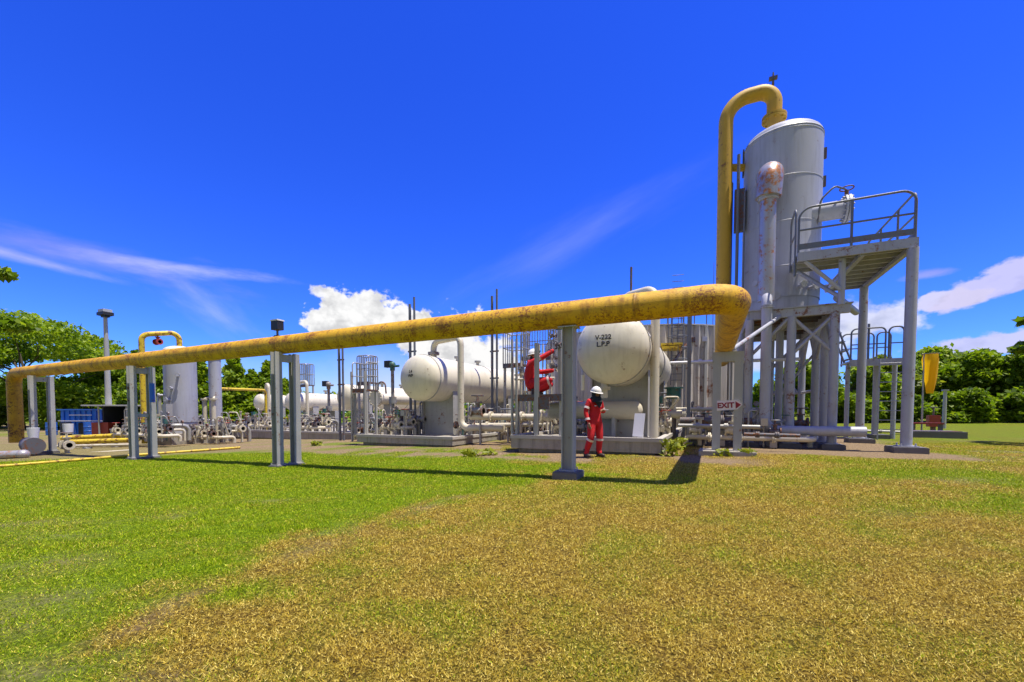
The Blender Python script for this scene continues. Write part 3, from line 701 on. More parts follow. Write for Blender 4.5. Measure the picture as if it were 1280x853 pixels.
# access platform
zP = ZT(4.17, 12.8, 298); x0, x1, y0, y1 = 1.93, 4.2, 12.85, 16.3
ap = thing('access_platform', 'high triangular looking access platform with curved handrails beside the tower', 'platform', (4.17, 12.8, 0))
poly = [(x0, y0), (x1, y0), (x1, y1), (3.25, y1), (3.25, 14.2), (x0, 14.05)]
b = MB(); b.prism(poly, zP-.04, zP); b.build('deck', 'frame', ap)
b = MB(); b.bb((x0, y0-.06, zP-.2), (x1+.05, y0-.005, zP+.02)); b.bb((x1+.005, y0, zP-.2), (x1+.06, y1, zP+.02)); b.bb((3.2, y1+.005, zP-.2), (x1+.06, y1+.06, zP+.02)); b.build('edge_channel', 'frame', ap)
b = MB()
for k in range(8): y = y0+.3+k*.42; b.bb((x0 if y < 14 else 3.27, y-.03, zP-.15), (x1-.01, y+.03, zP-.042))
b.bb((3.2, y0+.02, zP-.24), (3.3, y1, zP-.152)); b.bb((x1-.1, y0+.02, zP-.24), (x1-.02, y1, zP-.152)); b.build('joist', 'frame', ap)
for (x, y, r) in ((4.17, 12.86, .11), (4.15, 16.2, .11)):
    g = G(x, y); b = MB(); b.cyl((x, y, g+.02), (x, y, zP-.2), r, seg=16); b.box((x, y, g+.15), (.36, .36, .02))
    for k in range(4): b.cyl((x+.13*(1 if k % 2 else -1), y+.13*(1 if k > 1 else -1), g+.1), (x+.13*(1 if k % 2 else -1), y+.13*(1 if k > 1 else -1), g+.22), .018, seg=6)
    b.build('column', 'frame', ap); pad(ap, x, y, .62, .62, .14)
b = MB(); b.cyl((xb+.05, 13.05, zD-.1), (xb+.05, 13.05, zP-.2), .075, seg=12); b.build('short_column', 'frame', ap)
b = MB(); b.cyl((xb, 13.2, zP-1.1), (x1-.3, y1-.4, zP-1.0), .09, seg=10); b.build('strut', 'frame', ap)
b = MB(); b.cyl((2.1, y0, zP-.2), (xb+.02, 13.0, zP-.95), .05, seg=8); b.cyl((2.1, y0+.9, zP-.2), (xb+.02, 13.1, zP-1.1), .05, seg=8); b.build('knee_brace', 'frame', ap)
rr = .027; zr = zP+1.12
b = MB(); b.tube(arc([(x0+.02, y0, zP-.15), (x0+.02, y0, zr), (x1, y0, zr), (x1, y0, zP-.15)], .28, 8), rr, 10)
b.cyl((x0+.02, y0, zP+.58), (x1, y0, zP+.58), rr*.9, seg=8); b.cyl((3.02, y0, zP-.1), (3.02, y0, zr), rr*1.1, seg=8)
b.bb((x0, y0-.012, zP+.1), (x1-.02, y0+.012, zP+.24)); b.build('front_handrail', 'rail', ap)
b = MB(); b.tube(arc([(x1+.03, y0+.13, zP-.15), (x1+.03, y0+.13, zr), (x1+.03, y1, zr), (x1+.03, y1, zP-.1)], .15, 6), rr, 10)
b.cyl((x1+.03, y0+.13, zP+.58), (x1+.03, y1, zP+.58), rr*.9, seg=8)
for y in (14.0, 15.2): b.cyl((x1+.03, y, zP-.1), (x1+.03, y, zr), rr, seg=8)
b.bb((x1+.018, y0+.2, zP+.1), (x1+.042, y1, zP+.2)); b.build('side_handrail', 'rail', ap)
b = MB(); b.tube(arc([(x0-.02, y0+.15, zP-.5), (x0-.02, y0+.15, zr+.1), (x0-.02, 13.7, zr), (x0-.02, 13.7, zP-.2)], .15, 6), rr, 8); b.cyl((x0-.02, y0+.15, zP+.55), (x0-.02, 13.7, zP+.55), rr*.9, seg=8); b.build('end_handrail', 'rail', ap)

# small stair landing to the right
yL = 18.6; pa, pb = PY(1062, 450, yL), PY(1130, 450, yL); zL = (pa.z+pb.z)/2
t = thing('stair_landing', 'low grey landing with hoop rails and a ladder beyond the tower', 'platform', (pa.x, yL, 0))
xa2, xb2 = pa.x, pb.x
b = MB(); b.bb((xa2, yL, zL-.05), (xb2, yL+1.2, zL)); b.bb((xa2, yL-.05, zL-.2), (xb2, yL-.003, zL+.03)); b.build('deck', 'frame', t)
for (xs, xe) in ((xa2+.03, xa2+(xb2-xa2)*.66), (xa2+(xb2-xa2)*.72, xb2-.02)):
    for yy in (yL, yL+1.15):
        b = MB(); b.tube(arc([(xs, yy, zL-.1), (xs, yy, zL+1.1), (xe, yy, zL+1.1), (xe, yy, zL-.1)], .16, 6), .028, 8); b.cyl((xs, yy, zL+.55), (xe, yy, zL+.55), .022, seg=6); b.build('handrail', 'rail', t)
b = MB(); xg = xa2+(xb2-xa2)*.35; b.cyl((xg, yL+.02, zL-.1), (xg, yL+.02, zL+1.25), .035, seg=8); b.cyl((xb2, yL, zL-.1), (xb2, yL, zL+1.35), .035, seg=8); b.build('rail_post', 'rail', t)
for xx, r in ((xa2+(xb2-xa2)*.62, .085), (xa2+.1, .07), (xb2-.05, .07)):
    g = G(xx, yL+.6); b = MB(); b.cyl((xx, yL+.6, g), (xx, yL+.6, zL-.05), r, seg=10); b.build('column', 'frame', t)
pad(t, xa2+(xb2-xa2)*.62, yL+.6, .7, .7, .15)
lx = xa2+(xb2-xa2)*.52; lx2 = lx+.62; g = G(lx, yL)
b = MB(); b.cyl((lx, yL-.25, g), (lx, yL-.25, zL), .022, seg=6); b.cyl((lx2, yL-.25, g), (lx2, yL-.25, zL), .022, seg=6)
for k in range(8): b.cyl((lx, yL-.25, g+.35+k*.32), (lx2, yL-.25, g+.35+k*.32), .014, seg=5)
b.build('ladder', 'frame', t)
b = MB(); b.cyl((xa2-.5, yL+.4, zL+1.9), (xa2+.15, yL+.4, zL-.02), .035, seg=8); b.cyl((xa2-.55, yL+1.0, zL+1.9), (xa2+.1, yL+1.0, zL-.02), .035, seg=8)
for k in range(6): b.bar((xa2-.45+k*.11, yL+.4, zL+1.7-k*.32), (xa2-.5+k*.11, yL+1.0, zL+1.7-k*.32), .16, .03)
b.build('stair_flight', 'rail', t)

# ------------------------------------------------------------------ plinths, vessels
def plinth(label, xa, xb, ya, yb, zt, rim=True):
    gm = min(G(xa, ya), G(xb, ya), G(xa, yb), G(xb, yb))
    t = thing('concrete_plinth', label, 'plinth', ((xa+xb)/2, (ya+yb)/2, gm))
    b = MB(); b.bb((xa, ya, gm+.13), (xb, yb, zt-.09)); b.bb((xa+.16, ya+.16, gm-.4), (xb-.16, yb-.16, gm+.13)); b.build('base', 'concrete', t)
    w = .13; b = MB(); z0 = zt-.09
    b.bb((xa-.02, ya-.02, z0), (xb+.02, ya+w, zt)); b.bb((xa-.02, yb-w, z0), (xb+.02, yb+.02, zt)); b.bb((xa-.02, ya+w, z0), (xa+w, yb-w, zt)); b.bb((xb-w, ya+w, z0), (xb+.02, yb-w, zt)); b.build('rim', 'slabtop', t)
    return zt-.09
def hvessel(label, name_txt, x, y0, y1, zc, r, zs, sad=(.2, .75), nozz=None, txt_size=.13, up_rust=False):
    t = thing('horizontal_vessel', label, 'pressure vessel', (x, (y0+y1)/2, zs), 'white horizontal pressure vessels')
    d = r*.5
    prof = [(r*.001, 0)]+[(d*(1-math.cos(a)), r*math.sin(a)) for a in [PI/2*k/12 for k in range(1, 13)]]
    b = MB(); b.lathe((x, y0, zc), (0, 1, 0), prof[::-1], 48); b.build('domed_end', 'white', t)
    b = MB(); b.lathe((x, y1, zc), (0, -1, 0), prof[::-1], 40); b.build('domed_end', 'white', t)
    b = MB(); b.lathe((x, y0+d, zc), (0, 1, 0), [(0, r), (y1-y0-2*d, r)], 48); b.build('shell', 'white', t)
    for yy in (y0+d+.05, y0+d+(y1-y0)*.5): b = MB(); b.lathe((x, yy, zc), (0, 1, 0), [(0, r), (.0, r+.02), (.05, r+.02), (.05, r)], 48, False); b.build('stiffening_ring', 'grey', t)
    for k in (.3, .62, .86):
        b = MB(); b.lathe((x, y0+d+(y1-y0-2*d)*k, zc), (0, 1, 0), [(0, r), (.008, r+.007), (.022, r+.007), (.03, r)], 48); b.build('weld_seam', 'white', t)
    b = MB(); b.box((x-r*.87, y0+d+.9, zc-r*.52), (.02, .35, .22)); b.build('nameplate', 'galv', t)
    for k in (.35, .55):
        yy = y0+(y1-y0)*k; b = MB(); b.cyl((x, yy, zc+r*.95), (x, yy, zc+r+.18), .07, seg=10); flange(b, (x, yy, zc+r+.19), (0, 0, 1), .14, .03); b.build('top_nozzle', 'grey', t)
    for k in sad:
        yy = y0+(y1-y0)*k; b = MB(); w = r*.82
        b.prism([(x-w, yy-.08), (x+w, yy-.08), (x+w, yy+.08), (x-w, yy+.08)], zs, zc-r*.35)
        for s in (-1, 1): b.bb((x+s*(w+.003), yy-.2, zs), (x+s*(w+.022), yy+.2, zc-r*.3))
        b.bb((x-w-.08, yy-.2, zs-.02), (x+w+.08, yy+.2, zs+.03)); b.build('saddle', 'grey', t)
    if name_txt:
        yh = lambda px_, pz: y0+d*(1-math.sqrt(max(0, 1-(px_**2+pz**2)/r**2)))
        for k, s in enumerate(name_txt):
            def place(c, k=k):
                px_ = c.x-.12*r/.84; pz = c.y+(.18-.155*k)*r/.84+.02
                return (x+px_, yh(px_, pz)-.006-c.z, zc+pz)
            text_mb(s, txt_size, place, .001, .004).build('lettering', 'letter', t)
    return t
def gooseneck(t, x, y, zc, r, xo, yo, ztop, zs, rp, tail=None, m='pipe_white'):
    "outlet pipe from the vessel crown over its side and down"
    pts = [(x, y, zc+r*.9), (x, y, ztop), (xo, yo, ztop), (xo, yo, zs+.35)]
    if tail: pts += [tail]
    else: pts[-1] = (xo, yo, zs)
    pipe(t, 'outlet_pipe', pts, rp, m, rp*2.6, 14, 8)
    b = MB(); flange(b, (x, y, zc+r+.14), (0, 0, 1), rp*1.9, .04); b.build('outlet_flange', 'valve', t)

z1 = plinth('concrete plinth with a raised rim under the nearest vessel, next to the walking worker', -4.85, -1.0, 10.34, 18.3, .05+.43)
zc1 = ZT(-2.24, 10.8, 434); r1 = .92
v1 = hvessel('big white vessel with its domed end marked V-222, behind the worker in white helmet', ('V-222', 'L.P.P'), -2.3, 10.55, 18.0, zc1, r1, z1, (.22, .8), txt_size=.17)
px1 = PY(818, 500, 11.6).x
gooseneck(v1, -2.24, 12.1, zc1, r1, px1, 11.6, ZT(px1, 11.6, 361), z1, .115)
b = MB(); b.cyl((-2.24, 13.4, zc1+r1), (-2.24, 13.4, ZT(-2.24, 13.4, 334)), .035, seg=8); b.build('vent_pipe', 'dark_steel', v1)
b = MB(); b.cyl((-2.5, 11.05, zc1-r1-.35), (-2.5, 11.05, zc1-r1+.2), .09, seg=12); flange(b, (-2.5, 11.05, zc1-r1-.1), (0, 0, 1), .16, .03); b.build('drain_nozzle', 'pipe_white', v1)
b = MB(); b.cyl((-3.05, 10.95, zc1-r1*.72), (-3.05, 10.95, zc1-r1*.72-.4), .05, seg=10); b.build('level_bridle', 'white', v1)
# the low horizontal drum under its front
t = thing('drain_drum', 'small pale drum lying crossways under the nearest vessel', 'drum', (-2.9, 11.9, z1))
b = MB(); b.lathe((-4.4, 11.9, z1+.75), (1, 0, 0), [(0, 0.001), (.03, .12), (.1, .22), (.16, .25), (2.6, .25), (2.66, .22), (2.73, .12), (2.76, .001)], 24); b.build('shell', 'pipe_white', t)
for xx in (-3.9, -2.4): b = MB(); b.bb((xx-.05, 11.75, z1), (xx+.05, 12.05, z1+.6)); b.build('saddle', 'grey', t)

z2 = plinth('concrete plinth with a raised rim under the middle vessel with the dark stencil L4', -11.76, -7.6, 11.7, 20.5, -.1+.38)
zc2 = ZT(-9.56, 12.4, 472)
v2 = hvessel('white vessel left of the crouching worker, stencilled on its domed end', ('L4', 'WP'), -9.56, 12.2, 20.6, zc2, .84, z2, (.2, .78), txt_size=.15)
px2 = PY(576, 480, 12.9).x
gooseneck(v2, -9.56, 13.45, zc2, .84, px2, 12.9, ZT(px2, 12.9, 421), z2, .115, (px2+1.7, 12.9, z2+.35))
z3 = plinth('long low concrete plinth under the two smaller vessels at mid left', -24.8, -14.4, 14.5, 23, -.25+.4)
zc3 = ZT(-16.8, 15.9, 496)
v3 = hvessel('small white vessel behind the caged ladder at the centre of the plant', ('L3', 'WP'), -16.8, 15.8, 24, zc3, .63, z3, (.16, .7), txt_size=.13)
px3 = PY(383, 500, 16.2).x
v5 = hvessel('small white vessel half hidden behind the floodlight support', None, PY(360, 500, 16.5).x, 16.5, 24.0, ZT(-21.5, 16.5, 502), .52, z3, (.2, .8))
x5 = PY(360, 500, 16.5).x
gooseneck(v5, x5, 17.2, ZT(-21.5, 16.5, 502), .52, PY(384, 500, 17.0).x, 17.0, ZT(-20.5, 17, 477), z3, .09)
z4 = plinth('low concrete plinth at far left carrying the upright tanks and small piping', -33.5, -25.2, 13.2, 22, -.35+.4)
x4 = PY(320, 500, 17.5).x; zc4 = ZT(x4, 17.5, 503)
v4 = hvessel('farthest white vessel, right of the tall conifer bushes', None, x4, 17.5, 25, zc4, .52, z4, (.2, .8))
gooseneck(v4, x4, 18.2, zc4, .52, PY(336, 500, 17.9).x, 17.9, ZT(x4, 18, 481), z4, .1)

def vvessel(label, px, Zd, r, pytop, pybase, yel=False):
    p = PZ(px, 520, Zd); x, y = p.x, p.y; zb = ZT(x, y, pybase); zt = ZT(x, y, pytop)
    t = thing('vertical_vessel', label, 'upright tank', (x, y, zb))
    b = MB(); b.lathe((x, y, zb), (0, 0, 1), [(0, r*.96), (.5, r*.96)], 32); b.lathe((x, y, zb), (0, 0, 1), [(.5, r), (zt-zb-r*.4, r)], 32); b.build('shell', 'tower', t)
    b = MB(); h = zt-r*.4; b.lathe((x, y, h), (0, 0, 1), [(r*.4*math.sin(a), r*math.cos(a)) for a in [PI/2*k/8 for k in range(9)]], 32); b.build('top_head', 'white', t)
    b = MB(); b.lathe((x, y, h-.06), (0, 0, 1), [(0, r), (0, r+.03), (.07, r+.03), (.07, r)], 32, False); b.build('girth_band', 'yellow_clean' if yel else 'grey', t)
    return t, x, y, zb, zt
gx_ = lambda px, Zd: PZ(px, 520, Zd)
vv, vx, vy, vb, vt = vvessel('fat upright grey tank with a yellow pipe hooped over its top', 227, 19.5, .62, 433, 541, True)
b = MB(); b.box((vx, vy, (vb+G(vx, vy))/2-.1), (1.7, 1.7, vb-G(vx, vy)+.2)); b.build('base_block', 'concrete', vv)
p2 = PZ(180, 520, 18.6); zz_ = ZT(vx, vy, 416)
pipe(vv, 'overhead_pipe', [(p2.x, p2.y, G(p2.x, p2.y)+.1), (p2.x, p2.y, zz_-.25), (vx, vy, zz_), (vx, vy, vt-.1)], .11, 'yellow_clean', .3, 12)
pv = Vector((p2.x, p2.y, zz_-.25)).lerp(Vector((vx, vy, zz_)), .42); valve(vv, pv-Vector((0, 0, .36)), (1, 0, 0), .16, 'redp', 'redp')
for k, (a, hz) in enumerate(((-1.2, 1.5), (-1.9, 1.7), (-1.0, 2.0), (-.6, 2.6), (-1.5, .9))):
    c = Vector((vx+.62*math.cos(a), vy+.62*math.sin(a), vb+hz)); d = Vector((math.cos(a), math.sin(a), 0)); b = MB(); b.cyl(c-d*.05, c+d*.2, .05, seg=8); flange(b, c+d*.18, d, .09, .025); b.build('nozzle', 'tower', vv)
b = MB(); c = Vector((vx+.2, vy-.72, vb+1.5)); b.box(c, (.25, .06, .3)); b.box(c-Vector((.5, 0, .3)), (.12, .12, .9)); b.box(c+Vector((.35, -.1, -.6)), (.3, .25, .8)); b.build('instrument_box', 'galv', vv)
va, ax_, ay_, ab_, at_ = vvessel('slim upright grey tank right of the fat upright tank', 270, 20.5, .26, 445, 541)
b = MB(); b.box((ax_, ay_, (ab_+G(ax_, ay_))/2-.1), (.9, .9, ab_-G(ax_, ay_)+.2)); b.build('base_block', 'concrete', va)
for dx in (-.35, .35):
    b = MB(); b.cyl((ax_+dx, ay_-.3, ab_+.5), (ax_+dx, ay_-.3, ab_+1.6), .1, seg=10); flange(b, (ax_+dx, ay_-.3, ab_+1.6), (0, 0, 1), .17, .03); b.cyl((ax_+dx, ay_-.3, ab_+1.62), (ax_, ay_, ab_+1.8), .05, seg=8); b.build('filter_pot', 'pipe_white', va)
# yellow line from there to the far vessel
pA, pB = PZ(272, 486, 20.6), PZ(332, 488, 24)
t = thing('yellow_branch_pipe', 'thin yellow pipe running level between conifer bushes and far vessel', 'pipe', (pA.x, pA.y, 0)); pipe(t, 'pipe', [pA, pB, (pB.x, pB.y, G(pB.x, pB.y))], .07, 'yellow_clean', .2)

# ------------------------------------------------------------------ small piping on the plinths
def manifold(label, xa, xb, ya, yb, z, seed, nv=4, ns=4, cat='pipework'):
    nv = int(nv*1.8); ns = int(ns*2.2)
    r = random.Random(seed); t = thing('pipe_manifold', label, cat, ((xa+xb)/2, ya, z))
    for k in range(3):
        yy = ya+.2+k*(yb-ya-.3)/3; h = z+.22+.17*k+r.random()*.12; rp = (.07, .05, .09)[k]
        b = MB(); b.tube(arc([(xa, yy, z), (xa, yy, h), (xb-.2*k, yy, h), (xb-.2*k, yy+.6, h), (xb-.2*k, yy+.6, z)], rp*3, 5), rp, 10)
        for q in range(3): flange(b, (xa+(xb-xa)*(q+.8)/4, yy, h), (1, 0, 0), rp*1.9, .025)
        b.build('pipe', ('pipe_white', 'pipe_white', 'galv')[k], t)
        for q in range(2):
            xx = xa+(xb-xa)*(.3+.4*q); b = MB(); b.bb((xx-.08, yy-.08, z), (xx+.08, yy+.08, h-rp)); b.build('pipe_block', 'concrete', t)
    for k in range(nv):
        xx = xa+(xb-xa)*(k+.4+.3*r.random())/nv; kk = k % 3; yy = ya+.2+kk*(yb-ya-.3)/3; s = .13+.06*r.random()
        valve(t, (xx, yy, z+.42+.1*kk), (1, 0, 0), s, r.choice(['valve', 'galv', 'pipe_white', 'pipe_white', 'dark_steel']), r.choice(['dark_steel', 'galv', 'galv', 'green', 'redp']))
    for k in range(ns):
        xx = xa+(xb-xa)*r.random(); yy = ya+(yb-ya)*r.random(); h = .5+r.random()*.6
        if k % 4 == 0: stub(t, (xx, yy, z), h, .035+.03*r.random())
        elif k % 4 == 2:
            b = MB(); b.tube(arc([(xx, yy, z), (xx, yy, z+h*1.25), (xx+.5-r.random(), yy+.1, z+h*1.25), (xx+.5-r.random(), yy+.5, z+.2)], .07, 4), .018+.012*r.random(), 7); b.build('small_bore_pipe', r.choice(['galv', 'pipe_white', 'rail']), t)
        elif k % 8 == 1: b = MB(); b.cyl((xx, yy, z), (xx, yy, z+h), .02, seg=6); b.box((xx, yy-.04, z+h+.1), (.16, .12, .2)); b.build('instrument_box', r.choice(['galv', 'green', 'dark_steel', 'pipe_white']), t)
        else: gauge(t, (xx, yy, z), h)
    return t
manifold('cluster of pipes and valves in front of the saddle of the nearest vessel', -4.5, -2.3, 12.6, 13.8, z1, 3, 5, 6)
manifold('low pipes and valves beside the right side of the nearest vessel', -1.35, -1.1, 12.4, 15.0, z1, 4, 4, 5)
manifold('tangle of valves right of the vessel stencilled L4', -8.6, -7.75, 13.4, 15.2, z2, 5, 5, 6)
manifold('pale pipework and handwheels between the middle vessel and its plinth edge', -11.5, -10.3, 12.4, 14.4, z2, 6, 5, 6)
manifold('dark valves beneath the small vessel by the caged ladder', -16.2, -14.6, 15.2, 16.8, z3, 7, 6, 6)
manifold('valves and pipes on the low plinth between floodlight support and caged ladder', -20.2, -17.6, 14.9, 16.5, z3, 8, 8, 9)
manifold('pipework in front of the far small vessels', -24.2, -21.2, 14.8, 16.0, z3, 9, 6, 7)
manifold('pipes and valves at the foot of the upright tanks', -31.0, -26.0, 13.4, 15.5, z4, 10, 8, 10)
manifold('small pipes and valves on the ground before the fat upright tank', vx-1.6, vx+2.2, vy-2.0, vy-.9, G(vx, vy)+.25, 21, 8, 8)
manifold('second row of pipes and valves behind the ladder of the stencilled middle vessel', -13.6, -11.9, 13.2, 15.0, G(-13, 14)+.05, 31, 6, 7)
manifold('small pipework deep in the gap between the two big vessels', -7.2, -4.9, 15.8, 18.5, G(-6, 16)+.05, 32, 8, 10)
manifold('row of handwheel valves behind the stencilled middle vessel saddle', -10.4, -8.4, 16.5, 18.5, z2, 33, 6, 8)
manifold('valves and small pipes under the far end of the nearest vessel', -3.6, -1.2, 15.2, 17.4, z1, 34, 6, 8)
manifold('pipework on the ground before the corrugated tank', -.8, 1.6, 15.0, 17.0, G(0, 15)+.03, 35, 6, 8)
manifold('tangle of small pipes left of the slim upright tank', vx+.9, vx+3.0, vy-.3, vy+1.4, G(vx, vy)+.1, 36, 5, 8)
manifold('low pipework beyond the crouching worker platform', -6.9, -5.3, 13.6, 15.6, G(-6, 14)+.05, 12, 6, 6)
manifold('pipes and valves on the ground behind the exit sign frame', -.6, 2.4, 12.6, 14.6, G(1, 13)+.02, 14, 5, 4)
t = thing('pump_skid', 'row of pale pumps standing behind the walking worker', 'pump skid', (-3.2, 14.3, z1))
for k in range(6):
    x = -4.3+k*.38; b = MB(); b.cyl((x, 14.4, z1), (x, 14.4, z1+.7), .09, seg=12); b.cyl((x, 14.4, z1+.7), (x, 14.4, z1+.85), .13, seg=12); b.cyl((x, 14.2, z1+.3), (x, 14.4, z1+.3), .05, seg=8); b.build('pump', 'yellow_clean' if k in (4, 5) else 'pipe_white', t)
b = MB(); b.bb((-4.5, 14.15, z1), (-2.2, 14.6, z1+.1)); b.build('skid_base', 'dark_steel', t)
# big white valve bodies right of the nearest vessel
t = thing('control_valve', 'dark green topped control valve behind the nearest vessel gooseneck', 'control valve', (-.9, 13.6, 0))
c = PZ(842, 492, 12.6); b = MB(); b.cyl((c.x, c.y, c.z-.16), (c.x, c.y, c.z+.14), .2, seg=16); b.cyl((c.x, c.y, c.z+.14), (c.x, c.y, c.z+.18), .27, seg=16); b.build('actuator', 'green', t)
b = MB(); b.cyl((c.x, c.y, c.z-.6), (c.x, c.y, c.z-.16), .05, seg=8); b.cyl((c.x-.3, c.y, c.z-.62), (c.x+.3, c.y, c.z-.62), .13, seg=12); flange(b, (c.x-.3, c.y, c.z-.62), (1, 0, 0), .2, .04); flange(b, (c.x+.3, c.y, c.z-.62), (1, 0, 0), .2, .04); b.build('body', 'pipe_white', t)
b = MB(); b.cyl((c.x, c.y, G(c.x, c.y)), (c.x, c.y, c.z-.7), .08, seg=8); b.build('stand', 'dark_steel', t)
actuated_valve('boxy actuator on a stem just left of the stencilled middle vessel', (PY(491, 500, 13.6).x, 13.6, z2), ZT(PY(491, 500, 13.6).x, 13.6, 458)-z2, .3, (1, 0, 0), 'green')
actuated_valve('boxy actuator on a stem left of the caged ladder', (PY(411, 500, 16.6).x, 16.6, z3), ZT(PY(411, 500, 16.6).x, 16.6, 482)-z3, .32, (1, 0, 0), 'valve')
t = thing('side_branch_flange', 'round white blind flange facing the camera beside the caged ladder', 'flange', (PY(470, 500, 14.5).x, 14.5, z2))
c = PY(470, 498, 14.5); b = MB(); b.cyl((c.x, 14.45, c.z), (c.x, 14.55, c.z), .38, seg=28)
for p in b.ring(c, (0, 1, 0), .33, 16): b.cyl(p-Vector((0, .1, 0)), p, .025, seg=6)
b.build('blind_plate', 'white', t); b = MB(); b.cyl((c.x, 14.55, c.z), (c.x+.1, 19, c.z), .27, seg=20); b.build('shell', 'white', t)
for yy in (15.2, 18): b = MB(); b.bb((c.x-.2, yy, z2), (c.x+.2, yy+.12, c.z-.2)); b.build('saddle', 'grey', t)
b = MB(); b.tube(arc([(c.x-.05, 14.7, c.z+.3), (c.x-.05, 14.7, c.z+.75), (c.x+.35, 14.7, c.z+.7), (c.x+.4, 14.7, c.z+.2)], .2, 5), .035, 8); b.build('davit_arm', 'dark_steel', t)
# white board leaning on the plinth
t = thing('leaning_board', 'white panel leaning on the plinth rim right of the walking worker', 'board', (-1.6, 10.6, z1+.09))
pa, pb = PY(797, 546, 10.5), PY(800, 517, 10.62)
b = MB(); b.bar(pa, pb, .26, .015); b.build('panel', 'board', t); b = MB(); b.bb((pa.x-.02, 10.62, z1), (pa.x+.1, 10.75, z1+.16)); b.build('block', 'board', t)

# ------------------------------------------------------------------ steel platforms and ladders
def platform(label, xa, xb, ya, yb, zd, zb, rail=1.1, rails='blr', ladder=None, tall=False, m='galv', bars=3):
    t = thing('service_platform', label, 'platform', ((xa+xb)/2, (ya+yb)/2, zb))
    b = MB(); b.bb((xa, ya, zd-.06), (xb, yb, zd)); b.bb((xa, ya-.04, zd-.16), (xb, ya-.003, zd+.02)); b.build('deck', 'dark_steel', t)
    for x, y in ((xa+.05, ya+.05), (xb-.05, ya+.05), (xa+.05, yb-.05), (xb-.05, yb-.05)):
        b = MB(); b.box((x, y, (zb+zd-.06)/2), (.08, .08, zd-.06-zb)); b.build('leg', 'grey', t)
    sides = {'f': ((xa, ya), (xb, ya)), 'b': ((xa, yb), (xb, yb)), 'l': ((xa, ya), (xa, yb)), 'r': ((xb, ya), (xb, yb))}
    for s in rails:
        (ax, ay), (bx, by) = sides[s]; b = MB()
        b.tube(arc([(ax, ay, zd-.05), (ax, ay, zd+rail), (bx, by, zd+rail), (bx, by, zd-.05)], .1, 4), .022, 8); b.cyl((ax, ay, zd+rail*.5), (bx, by, zd+rail*.5), .018, seg=6)
        for k in range(1, bars): b.cyl((ax+(bx-ax)*k/bars, ay+(by-ay)*k/bars, zd), (ax+(bx-ax)*k/bars, ay+(by-ay)*k/bars, zd+rail), .018, seg=6)
        b.build('handrail', m, t)
    if ladder:
        lx, ly, w, top = ladder; b = MB()
        for dx in (0, w): b.box((lx+dx, ly, (zb-.25+top)/2), (.045, .07, top-zb+.25))
        n = int((zd-zb+.2)/.3)
        for k in range(n): b.cyl((lx, ly, zb+.05+k*.3), (lx+w, ly, zb+.05+k*.3), .014, seg=6)
        b.build('ladder', 'galv', t)
    return t
# platform of the crouching worker
zM = ZT(-4.0, 10.5, 494); xp0 = PY(643, 500, 10.45).x; xp1 = PY(702, 500, 10.45).x
mp = platform('small steel work platform under the crouching worker, with ladder and tall post', xp0, xp1, 10.5, 11.9, zM, z1+.09, 1.1, '', (xp0-.06, 10.44, .13, ZT(xp0, 10.4, 424)))
xs = PY(671, 500, 10.42).x
b = MB(); b.hbeam((xs, 10.41, z1+.1), (xs, 10.41, ZT(xs, 10.41, 429)), .10, .014, .012, (0, 1, 0)); b.build('tall_post', 'grey', mp)
b = MB(); b.box((xs+.2, 10.42, zM-.22), (.3, .05, .32)); b.build('gusset', 'dark_steel', mp)
# instrument stand that he works on
xi = PY(697, 440, 11.2).x
t = thing('instrument_stand', 'tall stand of gauges and small valves that the crouching worker reaches for', 'instrument stand', (xi, 11.25, zM))
b = MB(); b.box((xi+.05, 11.25, (zM+3.35)/2), (.09, .09, 3.35-zM)); b.build('post', 'galv', t)
for k, (dx, z) in enumerate(((-.12, 3.2), (-.18, 2.75), (.02, 2.95), (-.1, 2.35))): valve(t, (xi+dx, 11.2, z), (1, 0, 0), .075, 'valve', 'dark_steel', (0, -1, 0))
pipe(t, 'tubing', [(xi-.5, 11.3, 2.62), (xi-.25, 11.25, 2.7), (xi-.1, 11.2, 2.45), (xi, 11.2, 2.2)], .014, 'pipe_white', .1, 6)
b = MB(); b.box((xi, 11.3, 3.5), (.2, .2, .22)); b.build('junction_box', 'green', t)
# further platforms
yq = 15.0
platform('railed service platform behind the crouching worker', PY(629, 500, yq).x, PY(652, 500, yq).x, yq, yq+.8, ZT(PY(640, 500, yq).x, yq, 455), G(-6, yq), 1.25, 'fblr', None, bars=4)
yq = 16.5
platform('tall railed platform behind the work platform, crowded with standpipes', PY(652, 500, yq).x, PY(692, 500, yq).x, yq, yq+.9, ZT(PY(665, 500, yq).x, yq, 446), G(-6, yq), 1.25, 'fblr', None, bars=6)
t = thing('standpipe_rack', 'rack of thin upright pipes and valves right behind the crouching worker', 'pipework', (PY(660, 500, 13.2).x, 13.2, G(-5, 13)))
rr_ = random.Random(5)
for k in range(9):
    px = 646+k*5.4; x = PY(px, 500, 13.2+.2*(k % 3)).x; yy = 13.2+.2*(k % 3); g = G(x, yy); zt = ZT(x, yy, 425+rr_.random()*40)
    b = MB(); b.cyl((x, yy, g), (x, yy, zt), .028+.02*rr_.random(), seg=8); zf = g+(zt-g)*(.5+.4*rr_.random()); flange(b, (x, yy, zf), (0, 0, 1), .09, .025); b.build('standpipe', rr_.choice(['pipe_white', 'galv', 'pipe_white']), t)
    if k % 2: valve(t, (x, yy, zt-.3), (0, 0, 1), .1, rr_.choice(['valve', 'green']), 'dark_steel', (0, -1, 0))
for z in (2.2, 1.5): b = MB(); b.cyl((PY(644, 500, 13.2).x, 13.15, z), (PY(694, 500, 13.2).x, 13.15, z), .04, seg=8); b.build('header', 'pipe_white', t)
